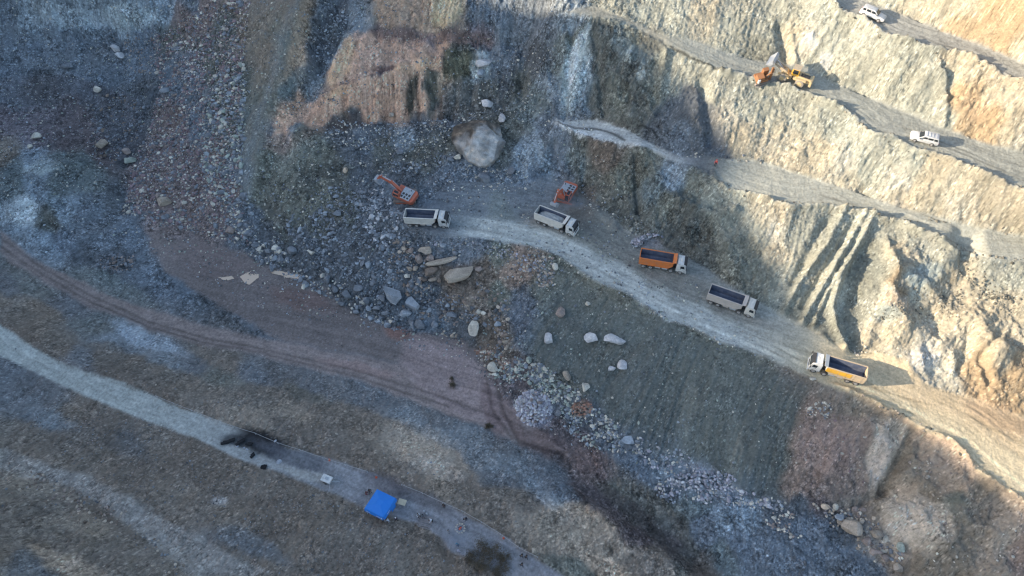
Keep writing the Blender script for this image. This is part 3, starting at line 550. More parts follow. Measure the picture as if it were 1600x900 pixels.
# tracks of turning lorries crossing the roads and the floor
for i_ in range(26):
    r_ = random.Random(i_); a0 = r_.choice([(860, 385), (1000, 430), (1150, 510), (1350, 600), (1480, 655), (720, 600), (650, 560), (1400, 205), (1500, 240), (1330, 305), (1480, 350), (1450, 55)])
    s_ = .35 if a0[0] < 800 else .5; x_, y_ = a0[0]+r_.uniform(-50, 50), a0[1]+r_.uniform(-14, 14); an = math.atan(s_)+r_.uniform(-.16, .16); P = []
    for k_ in range(9): P.append((x_, y_)); x_ += 15*math.cos(an); y_ += 15*math.sin(an); an += r_.uniform(-.05, .05)
    for o_ in (0, 9):
        P2 = [(a_-o_*.35, b_+o_*.9) for a_, b_ in P]; q = near(u, v, P2, 8); d, _ = pl_dist(u[q], v[q], P2); mul[q] *= 1-flat[q]*r_.choice([.2, .28, -.14])*np.exp(-(d/1.5)**2)
brt = poly_soft(wu, wv, [(1240,600),(1400,650),(1620,800),(1620,950),(1430,950),(1340,790),(1225,770)], 12); col *= (1-.16*brt)[..., None]
# cracks on the shelf
for P in ([(872,192),(900,200),(935,203),(960,212),(975,219)], [(1000,198),(1020,203),(1027,215)], [(1047,72),(1090,95),(1130,113)]):
    q = near(u, v, P, 8); d, _ = pl_dist(wu[q]*.3+u[q]*.7, wv[q]*.3+v[q]*.7, P); mul[q] *= 1-.85*np.exp(-(d/1.7)**2)
# veins, streaks and grain
n1 = fbm(x, y, 6, 101, 4); n2 = fbm(x, y, 1.6, 111, 4, .7); n3 = rs.randn(ny, nx)
n4 = fbm(x, y, 2.2, 131, 3)
n5 = ridged(x, y, 2.8, 331, 5)-.45; n6 = rs.randn(ny, nx); n6 = (n6+np.roll(n6, 1, 0)+np.roll(n6, 1, 1)+np.roll(np.roll(n6, 1, 0), 1, 1))/2
grit = smooth(-.5, .5, fbm(x, y, 4, 341, 3)); calm = (1-.6*np.clip(SLOPE_D+SLOPE_G, 0, 1))*(1-.35*LOWM)*(1-.25*litw)
var = 1+rough*calm*(.12*n1+.20*n2+.02*ST1+.05*ST2+.05*ST3+(.05+.09*grit)*n3+(.04+.10*grit)*n6+.24*n5*(1-.4*smooth(1060, 1160, u-(v-300)*.45)))+flat*(1-.5*litw)*(.12*n1+.12*n2+.03*ST1+.05*ST2+.05*ST3+.06*n3+.03*n6)
var += FLUTE*(.09*ST2+.07*ST3)+PINK*.1*n5
# wheel tracks keep parallel to the road's edge
for P_, M_ in ((C4, M4), (C3, M3), (C2, M2), (C1, M1), (RD_, MT), (PD, MP)):
    q_ = M_ > .01; d_, al_ = pl_dist(u[q_], v[q_], [p[:2] for p in P_]); dd = d_+3*fbm(x[q_], y[q_], 9, 351, 2)
    tr_ = perlin(dd, al_*260, 5.5, 361)+.7*perlin(dd, al_*400, 2.4, 362)
    var[q_] += M_[q_]*(.18-.07*litw[q_])*tr_
# darker damp / weathered bands and paler dust
col *= np.clip(var*mul, .3, 1.9)[..., None]
dust = smooth(.15, .7, n1+ .5*n4)*rough*.08
pale = col.mean(2, keepdims=True)*np.array([1.08, 1.0, .92])*1.25
col = col*(1-dust[..., None])+pale*dust[..., None]
# hue drift between blue, brown and green rock
hx = fbm(x, y, 14, 141, 4); hy_ = fbm(x, y, 5, 151, 3)
col *= 1+np.stack([.05*hx+.03*hy_, .0*hx, -.05*hx-.03*hy_], -1)*rough[..., None]
# loose small stones lying everywhere on rough ground
col *= (1+.16*rough*(.5+.5*grit))[..., None]
st = rs.rand(ny, nx); dens = smooth(-.2, .6, fbm(x, y, 5, 161, 3))*.07+.012
k = (st < dens*rough)
col[k] = col[k]*1.7+.03
k = (st > 1-dens*rough*1.2)
col[k] *= .5  # dark specks paint the shadowed gaps between the stones
col = np.clip(col, .012, .8).astype(np.float32)

# ---------------------------------------------------------------- ground sheet
def grid_mesh(name, AX, AY, ZZ, colr, grav=None):
    n_y, n_x = ZZ.shape
    me = bpy.data.meshes.new(name)
    XX, YY = np.meshgrid(AX, AY)
    co = np.stack([XX, YY, ZZ], -1).reshape(-1, 3).astype(np.float32)
    me.vertices.add(len(co)); me.vertices.foreach_set('co', co.ravel())
    idx = np.arange(n_y*n_x).reshape(n_y, n_x)
    q = np.stack([idx[:-1, :-1], idx[:-1, 1:], idx[1:, 1:], idx[1:, :-1]], -1).reshape(-1, 4)
    me.loops.add(q.size); me.polygons.add(len(q))
    me.loops.foreach_set('vertex_index', q.ravel().astype(np.int32))
    me.polygons.foreach_set('loop_start', (np.arange(len(q))*4).astype(np.int32))
    me.polygons.foreach_set('use_smooth', np.ones(len(q), bool))
    a = me.color_attributes.new('tint', 'FLOAT_COLOR', 'POINT')
    rgba = np.ones((len(co), 4), np.float32); rgba[:, :3] = colr.reshape(-1, 3)
    if grav is not None: rgba[:, 3] = grav.ravel()
    a.data.foreach_set('color', rgba.ravel())
    me.update(calc_edges=True); me.validate()
    return me
full = np.zeros((NY, NX, 3), np.float32)
jj = np.clip(np.arange(NX)-ix0, 0, nx-1); ii = np.clip(np.arange(NY)-iy0, 0, ny-1)
full[:] = col[ii][:, jj]
outside = smooth(0, 25, np.maximum.reduce([X0-GXf, GXf-X1, Y0-GYf, GYf-Y1, GXf*0]))[..., None]
full = full*(1-outside)+np.array([.21, .19, .16])*(1+.3*fbm(GXf, GYf, 40, 171, 3)[..., None])*outside

def new_mat(name, rough_=.9):
    m = bpy.data.materials.new(name); m.use_nodes = True
    b = m.node_tree.nodes['Principled BSDF']; b.inputs['Roughness'].default_value = rough_
    return m, m.node_tree, b
def rock_material(name, bump=.6, fine=1.0, rough_=.95, spec=.25):
    m, t, b = new_mat(name, rough_); b.inputs['Specular IOR Level'].default_value = spec
    N, L = t.nodes, t.links
    at_ = N.new('ShaderNodeAttribute'); at_.attribute_name = 'tint'
    geo = N.new('ShaderNodeNewGeometry')
    n = N.new('ShaderNodeTexNoise'); n.inputs['Scale'].default_value = 2.2*fine; n.inputs['Detail'].default_value = 8; n.inputs['Roughness'].default_value = .72
    L.new(geo.outputs['Position'], n.inputs['Vector'])
    mr = N.new('ShaderNodeMapRange'); mr.inputs['From Min'].default_value = .3; mr.inputs['From Max'].default_value = .7; mr.inputs['To Min'].default_value = .72; mr.inputs['To Max'].default_value = 1.28
    L.new(n.outputs['Fac'], mr.inputs['Value'])
    mx = N.new('ShaderNodeMix'); mx.data_type = 'RGBA'; mx.blend_type = 'MULTIPLY'; mx.inputs['Factor'].default_value = 1
    L.new(at_.outputs['Color'], mx.inputs[6]); L.new(mr.outputs['Result'], mx.inputs[7]); L.new(mx.outputs[2], b.inputs['Base Color'])
    bp = N.new('ShaderNodeBump'); bp.inputs['Strength'].default_value = bump; bp.inputs['Distance'].default_value = .25
    L.new(n.outputs['Fac'], bp.inputs['Height']); L.new(bp.outputs['Normal'], b.inputs['Normal'])
    return m
M_ground = rock_material('quarry_ground')
def add_gravel(m):                                  # broken stone of three sizes, where the alpha of 'tint' says the ground is stony
    N, L = m.node_tree.nodes, m.node_tree.links
    b = N['Principled BSDF']; at_ = [n for n in N if n.type == 'ATTRIBUTE'][0]; geo = [n for n in N if n.type == 'NEW_GEOMETRY'][0]
    src = b.inputs['Base Color'].links[0].from_socket; bmp = b.inputs['Normal'].links[0].from_socket
    for sc_, k, dist in ((1.05, .42, .30), (2.3, .5, .16), (5.0, .4, .07)):
        w = N.new('ShaderNodeTexNoise'); w.inputs['Scale'].default_value = sc_*1.3; w.inputs['Detail'].default_value = 2; L.new(geo.outputs['Position'], w.inputs['Vector'])
        va = N.new('ShaderNodeVectorMath'); va.operation = 'MULTIPLY_ADD'; L.new(w.outputs['Color'], va.inputs[0]); va.inputs[1].default_value = (.5/sc_,)*3; L.new(geo.outputs['Position'], va.inputs[2])
        vo = N.new('ShaderNodeTexVoronoi'); vo.inputs['Scale'].default_value = sc_; L.new(va.outputs[0], vo.inputs['Vector'])
        sp = N.new('ShaderNodeSeparateColor'); L.new(vo.outputs['Color'], sp.inputs['Color'])
        # a third of the cells are pale stones, the rest dull fines
        r = N.new('ShaderNodeMapRange'); r.inputs['From Min'].default_value = .1; r.inputs['From Max'].default_value = 1; r.inputs['To Min'].default_value = 1-k*.6; r.inputs['To Max'].default_value = 1+k; L.new(sp.outputs['Red'], r.inputs['Value'])
        e = N.new('ShaderNodeMapRange'); e.inputs['From Min'].default_value = .25; e.inputs['From Max'].default_value = .75; e.inputs['To Min'].default_value = 1.0; e.inputs['To Max'].default_value = 1-.5*k; L.new(vo.outputs['Distance'], e.inputs['Value'])  # darker toward cell borders: shade between stones put into the colour
        mu = N.new('ShaderNodeMath'); mu.operation = 'MULTIPLY'; L.new(r.outputs[0], mu.inputs[0]); L.new(e.outputs[0], mu.inputs[1])
        mx = N.new('ShaderNodeMix'); mx.data_type = 'RGBA'; mx.blend_type = 'MULTIPLY'; L.new(at_.outputs['Alpha'], mx.inputs['Factor']); L.new(src, mx.inputs[6]); L.new(mu.outputs[0], mx.inputs[7]); src = mx.outputs[2]
        bp = N.new('ShaderNodeBump'); bp.invert = True; bp.inputs['Distance'].default_value = dist; L.new(at_.outputs['Alpha'], bp.inputs['Strength']); L.new(vo.outputs['Distance'], bp.inputs['Height']); L.new(bmp, bp.inputs['Normal']); bmp = bp.outputs['Normal']
    L.new(src, b.inputs['Base Color']); L.new(bmp, b.inputs['Normal'])
add_gravel(M_ground)
gr_ = (rough*(.35+.65*grit)*(1-.55*np.clip(SLOPE_D+SLOPE_G, 0, 1))*(1-.7*litw)*(1-.7*PINK)*(1-.4*LOWM)+(.13-.09*litw)*flat).astype(np.float32)
grf = np.full((NY, NX), .4, np.float32); grf[I] = gr_
g_me = grid_mesh('ground', ax, ay, Z, full, grf)
g_me.materials.append(M_ground)
ground_ob = bpy.data.objects.new('ground', g_me); C.objects.link(ground_ob); ground_ob['kind'] = 'structure'

print('TIMER c', round(time.time()-T_0, 1))
# ---------------------------------------------------------------- stones
M_rock = rock_material('stone', .5, 1.6, .9, .3)
def tag(o, label=None, cat=None, group=None, kind=None):
    if label: o['label'] = label
    if cat: o['category'] = cat
    if group: o['group'] = group
    if kind: o['kind'] = kind
    return o
def mpp(p):                                         # metres per photo pixel at a place
    return ((p[1])*S35-(p[2]-CZ)*C35)/F
def ico(sub):
    bm = bmesh.new(); bmesh.ops.create_icosphere(bm, subdivisions=sub, radius=1)
    co = np.array([v.co[:] for v in bm.verts]); fc = np.array([[v.index for v in f.verts] for f in bm.faces]); bm.free(); return co, fc
ICO = {s: ico(s) for s in (1, 2, 3, 4, 5)}
def rock_shape(seed, sub, cuts=9, flatten=.75, rough_=.06):
    co, fc = ICO[sub]; r = np.random.RandomState(seed); p = co.copy()
    face_id = np.zeros(len(p), int)
    for c_ in range(cuts):                          # split faces of broken stone
        n = r.randn(3); n /= np.linalg.norm(n); d = r.uniform(.42, .8)
        s = p@n-d; p -= np.outer(np.maximum(s, 0), n); face_id[s > 0] = c_+1
    global FACE_TINT
    FACE_TINT = (1+.22*(r.rand(cuts+1)-.5)*2)[face_id]
    if rough_:
        q = p*2.3
        nz = perlin(q[:, 0]+seed*3.1, q[:, 1]+q[:, 2]*.7, 1.0, seed % 97)+.5*perlin(q[:, 1]*2+5, q[:, 2]*2+q[:, 0], 1.0, seed % 89+3)
        if sub >= 4: nz = nz+.5*perlin(q[:, 0]*4, q[:, 2]*4+q[:, 1]*3, 1.0, 17)+.3*ridged(q[:, 0]*3, q[:, 1]*3+q[:, 2], 1.0, seed % 57, 3)
        p = p*(1+rough_*nz[:, None])
    p[:, 2] *= flatten
    return p, fc
def mesh_from(name, co, fc, tint, mat, smooth_=False):
    me = bpy.data.meshes.new(name)
    me.vertices.add(len(co)); me.vertices.foreach_set('co', np.asarray(co, np.float32).ravel())
    k = fc.shape[1]; me.loops.add(fc.size); me.polygons.add(len(fc))
    me.loops.foreach_set('vertex_index', fc.ravel().astype(np.int32)); me.polygons.foreach_set('loop_start', (np.arange(len(fc))*k).astype(np.int32))
    me.polygons.foreach_set('use_smooth', np.full(len(fc), smooth_))
    a = me.color_attributes.new('tint', 'FLOAT_COLOR', 'POINT')
    rgba = np.ones((len(co), 4), np.float32); rgba[:, :3] = tint; a.data.foreach_set('color', rgba.ravel())
    me.update(calc_edges=True); me.materials.append(mat); return me
STONE = dict(blue=sh(112,128,150), slate=sh(92,104,122), dark=sh(70,78,90), white=sh(146,155,172), pale=sh(150,154,154), tan=sh(130,126,121), brown=sh(98,91,87), rust=sh(118,92,82), green=sh(116,132,134), lilac=sh(126,132,156), purple=sh(104,92,104), cream=su(206,190,160), sand=su(176,164,140), mauve=sh(116,110,112))

# boulders one can tell apart: u, v, width, height in photo px, turn, stone, lift share, label
BIG = [
 (762,162,24,16,0,'white','white rounded boulder with dark cracks just above the giant boulder'),
 (783,184,13,18,0,'white','pale egg-shaped boulder at the right shoulder of the giant boulder'),
 (757,279,22,17,20,'slate','grey boulder below the foot of the giant boulder'),
 (800,268,14,12,0,'slate','grey boulder between the giant boulder and the loading truck'),
 (716,427,58,24,-22,'tan','large tan flat-sided boulder, the biggest below the left truck'),
 (690,408,46,10,-16,'tan','long narrow tan slab left of the biggest tan boulder'),
 (672,424,28,12,-25,'brown','brown wedge-shaped slab under the long narrow tan slab'),
 (665,392,22,14,-10,'tan','tan blocky boulder directly below the rear wheels of the left truck'),
 (654,404,18,15,40,'mauve','square mauve-grey boulder at the left of the tan boulder cluster'),
 (672,404,12,13,0,'mauve','small mauve boulder nested above the long tan slab'),
 (636,432,9,9,0,'pale','small pale round boulder at the lower left of the tan cluster'),
 (708,447,26,6,22,'brown','thin brown stone splinters below the biggest tan boulder'),
 (613,461,44,24,38,'blue','large light blue pointed boulder at the edge of the brown floor'),
 (645,473,28,18,48,'blue','second light blue slab leaning right of the large pointed one'),
 (633,490,22,14,10,'blue','bluish broken block below the two light blue slabs'),
 (645,503,12,22,-18,'slate','upright dark grey slab at the lower tip of the blue boulders'),
 (657,508,18,18,20,'slate','dark grey block touching the brown floor beside the upright slab'),
 (706,492,17,10,5,'slate','flat slate boulder left of the tall pale block'),
 (739,512,23,32,-4,'pale','tall pale rectangular block standing among rubble beside the brown floor'),
 (778,507,14,9,30,'blue','small bluish boulder right of the tall pale block'),
 (749,487,9,9,0,'pale','small pale block just above the tall pale rectangular block'),
 (756,490,9,9,20,'pale','small pale cube right above the tall pale rectangular block'),
 (771,573,18,15,0,'pale','rounded white block alone at the right edge of the brown floor'),
 (857,526,18,24,-20,'white','pale blue-white boulder resting on the dark green slope, leftmost of four'),
 (925,528,25,18,0,'white','rounded pale boulder on the dark green slope, left of an adjoining pair'),
 (960,530,32,17,6,'white','wide pale boulder on the dark green slope, right of an adjoining pair'),
 (970,571,20,17,-30,'white','pale boulder lowest on the dark green slope'),
 (955,576,16,9,0,'white','low pale stone fused to the left of the lowest slope boulder'),
 (876,487,17,17,15,'mauve','mauve and tan boulder near the top of the dark green slope'),
 (919,475,9,9,0,'pale','small pale stone near the top of the dark green slope'),
 (886,585,14,20,-25,'tan','tan upright boulder at the foot of the dark green slope'),
 (915,604,13,18,-15,'pale','pale triangular boulder at the foot of the dark green slope'),
 (872,644,13,12,0,'slate','grey boulder just right of the white stone pile'),
 (981,687,27,15,5,'blue','big flat blue-grey boulder in the rubble below the dark slope'),
 (827,562,10,11,0,'green','greenish block in the rubble above the white stone pile'),
 (1325,825,30,28,0,'tan','biggest boulder in the heap at the bottom right'),
 (1309,808,13,12,0,'blue','bluish round stone at the upper left of the bottom right heap'),
 (1288,793,14,9,20,'cream2','cream flat stone at the top of the bottom right heap'),
 (1351,847,18,17,30,'mauve','mauve boulder below the biggest boulder of the bottom right heap'),
 (1366,863,20,13,10,'mauve','flat brownish boulder low in the bottom right heap'),
 (1380,872,14,11,15,'mauve','brownish stone under the flat brownish boulder at bottom right'),
 (1397,886,16,20,0,'tan','tan upright boulder at the very bottom of the right heap'),
 (1405,855,14,14,0,'green','pale green-grey round boulder at the right end of the bottom right heap'),
 (1367,836,22,14,10,'tan','tan boulder in the middle of the bottom right heap'),
 (182,77,16,14,20,'white','white angular boulder in the dark hollow at top left'),
 (188,88,14,12,0,'white','white boulder touching the angular one at top left'),
 (57,214,17,14,0,'pale','pale boulder on the purple ground at far left'),
 (48,229,11,8,0,'pale','small pale stone below the pale boulder at far left'),
 (153,140,13,11,0,'pale','pale stone in the middle of the dark hollow'),
 (162,226,18,16,0,'tan','tan-grey boulder near the lower edge of the dark hollow'),
 (199,237,15,11,0,'mauve','mauve stone on top of the green boulder by the rubble slope'),
 (204,251,20,16,0,'green','greenish square boulder at the lower left of the rubble slope'),
 (257,315,27,17,8,'tan','large tan boulder low on the red rubble slope'),
 (257,141,18,10,10,'blue','bluish flat boulder at the upper left of the rubble slope'),
 (107,103,18,10,-10,'slate','grey flat boulder in the hollow near the left edge'),
 (360,360,14,15,0,'mauve','mauve boulder at the bottom corner of the rubble slope'),
 (373,352,12,10,0,'slate','slate boulder beside the mauve one at the corner of the rubble slope'),
 (247,115,10,8,0,'pale','pale small boulder above the bluish flat boulder'),
 (475,448,7,12,0,'pale','small upright pale stone beside the puddles on the brown floor'),
 (487,395,16,9,20,'pale','pale flat stone above the puddles at the slope foot'),
 (457,393,18,14,40,'slate','grey slab above the right-hand puddle'),
 (512,434,13,17,-10,'slate','slate block right of the puddles'),
 (543,460,16,14,0,'slate','wide slate block in the toe of the rubble, right of the puddles'),
 (560,450,15,11,0,'slate','slate boulder above the wide slate block at the rubble toe'),
 (557,486,14,9,0,'slate','low slate boulder at the very edge of the brown floor'),
 (576,412,11,15,15,'blue','bluish upright boulder in the middle of the dark rubble slope'),
 (567,410,8,13,0,'slate','slate boulder paired with the bluish upright one'),
 (528,333,14,10,0,'slate','grey boulder on the green scree left of the left truck'),
 (625,237,11,12,0,'slate','grey boulder on the slope above the left excavator'),
 (541,266,10,10,0,'cream2','cream round stone above the left excavator bucket'),
 (611,180,10,8,0,'tan','tan stone at the foot of the pink cliff'),
 (716,246,13,10,0,'pale','pale angular stone at the lower left of the giant boulder'),
 (704,249,11,8,20,'slate','grey flat stone left of the pale angular stone'),
 (868,415,10,14,0,'pale','pale stone on the rubble edge below the light haul road'),
 (757,100,26,18,0,'white','blue-white craggy outcrop block beside the black streaked cliff'),
 (752,115,14,16,0,'blue','lower lump of the blue-white outcrop beside the black cliff'),
 (640,420,11,9,10,'tan','tan block at the left rim of the tan boulder cluster'),
 (650,419,12,8,-20,'tan','flat tan block right of the one at the cluster rim'),
 (676,437,16,7,-20,'tan','thin tan slab lowest in the tan boulder cluster'),
 (643,391,11,10,30,'mauve','mauve stone at the top left of the tan boulder cluster'),
 (690,392,13,8,-5,'slate','slate stone at the top right of the tan boulder cluster'),
 (662,437,10,9,0,'brown','brown stone under the wedge-shaped slab'),
 (747,421,16,10,-25,'mauve','mauve block leaning on the right end of the biggest tan boulder'),
 (523,452,13,10,20,'slate','slate block between the upright slate block and the toe'),
 (533,474,12,9,-10,'slate','slate block resting on the brown floor edge'),
 (574,470,13,11,15,'slate','slate block left of the large light blue boulder'),
 (588,481,14,11,-20,'slate','dark slate block below left of the large light blue boulder'),
 (597,466,12,10,30,'slate','slate block touching the tip of the large light blue boulder'),
 (603,489,13,10,0,'slate','slate block at the floor edge under the large light blue boulder'),
 (678,507,14,11,20,'slate','slate block on the floor edge right of the two dark slabs'),
 (420,392,15,9,30,'slate','slate slab at the left end of the dark rubble slope'),
 (398,383,13,10,0,'slate','slate block above the brown floor at the rubble corner'),
 (1270,592,11,7,10,'pale','pale stone on the road edge below the yellow truck'),
]
STONE['cream2'] = sh(150,140,128)
for k_ in STONE: STONE[k_] = STONE[k_]*.88
big_keep = []
def put_rock(u_, v_, w, h, rot, stone, label, name='boulder', sub=3, seed=None, flat_=.72, group=None, sink=.22):
    p = at(u_, v_+h*.18); m = mpp(p)
    if u_ > 1280 and v_ > 780: p.z += .45
    seed = seed if seed is not None else int(u_*7+v_*13) % 9973
    co, fc = rock_shape(seed, sub, 10, flat_, .05)
    a = w*m/2*1.1; b = h*m/2*1.15; c = min(a, b)*1.05
    co = co*np.array([a, b, c]); th = R(-rot)
    co = co@np.array([[math.cos(th), math.sin(th), 0], [-math.sin(th), math.cos(th), 0], [0, 0, 1]])
    co[:, 2] += c*flat_*(.98-sink)
    n = fbm(co[:, 0]*1.0+seed, co[:, 1]+co[:, 2]*.8, max(a*.5, .4), seed % 71, 3)
    t = STONE[stone][None, :]*(1+.28*n[:, None])*FACE_TINT[:, None]
    me = mesh_from(name, co, fc, t, M_rock, False)
    o = bpy.data.objects.new(name, me); o.location = p; C.objects.link(o); tag(o, label, 'boulder', group)
    big_keep.append((p.x, p.y, max(a, b)))
    return o
for u_, v_, w, h, rot, s_, lab in BIG: put_rock(u_, v_, w, h, rot, s_, lab, sub=4 if w > 26 else 3)

# the giant boulder in the middle of the slope
gp = at(748, 226)
co, fc = ICO[5]; co = co.copy(); m_ = mpp(gp)
OUT = [(708,200),(713,186),(728,175),(745,171),(765,173),(780,184),(786,203),(792,222),(782,236),(768,250),(757,256),(741,248),(726,232),(712,216)]
ot = np.array([(math.atan2(-(b_-214), a_-749), math.hypot(a_-749, (b_-214)*1.08)*m_*1.02) for a_, b_ in OUT]); ot = ot[np.argsort(ot[:, 0])]
th = np.arctan2(co[:, 1], co[:, 0]); rad = np.interp(th, ot[:, 0], ot[:, 1], period=2*np.pi); hh = np.hypot(co[:, 0], co[:, 1])
gt = np.ones(len(co)); rr = np.random.RandomState(12)
for n_0, n_1, n_z, d_, t_ in ((.35,-.55,.75,.60,1.25), (-.55,-.25,.8,.63,.95), (.75,.15,.65,.66,1.05), (-.25,.6,.77,.60,.7), (.2,.75,.6,.72,.8), (0,-.9,.4,.74,1.3), (-.85,.1,.5,.8,.85), (.1,-.1,1,.60,1.1), (.9,-.4,.3,.8,.75)):
    n_ = np.array([n_0, n_1, n_z]); n_ /= np.linalg.norm(n_); s_ = co@n_-d_; k_ = s_ > 0; co -= np.outer(np.maximum(s_, 0), n_); gt[k_] = t_
q_ = co*6
co = co*(1+.05*ridged(q_[:, 0]+q_[:, 2], q_[:, 1], 3, 23, 4)+.03*fbm(q_[:, 0], q_[:, 1]+q_[:, 2], 1.2, 29, 3))[:, None]
rr_ = np.maximum(np.hypot(co[:, 0], co[:, 1]), 1e-6)
co = np.stack([co[:, 0]*rad, co[:, 1]*rad, co[:, 2]*5.6+1.2], -1)
n = fbm(co[:, 0], co[:, 1], 3.5, 7, 4); n2_ = fbm(co[:, 0]+9, co[:, 1]*1.0+co[:, 2], 1.3, 9, 4)
rg_ = ridged(co[:, 0], co[:, 1]+co[:, 2], 4, 23, 4)
w1 = smooth(-.2, .2, n*.8-co[:, 1]*.13+co[:, 0]*.05)[:, None]; w2 = smooth(.1, .5, n2_)[:, None]
t = sh(80,78,77)*(1-w1)+sh(124,131,142)*w1; t = t*(1-w2*.6)+sh(124,116,106)*w2*.6; t = t*(1+.4*n2_[:, None])*gt[:, None]*(.55+.75*np.clip(rg_, 0, 1))[:, None]*.92
o = bpy.data.objects.new('boulder', mesh_from('boulder', co, fc, t, M_rock)); o.location = gp; C.objects.link(o)
tag(o, 'giant brown and white boulder as long as a truck, on the slope above the excavators', 'boulder')
big_keep.append((gp.x, gp.y, 6))

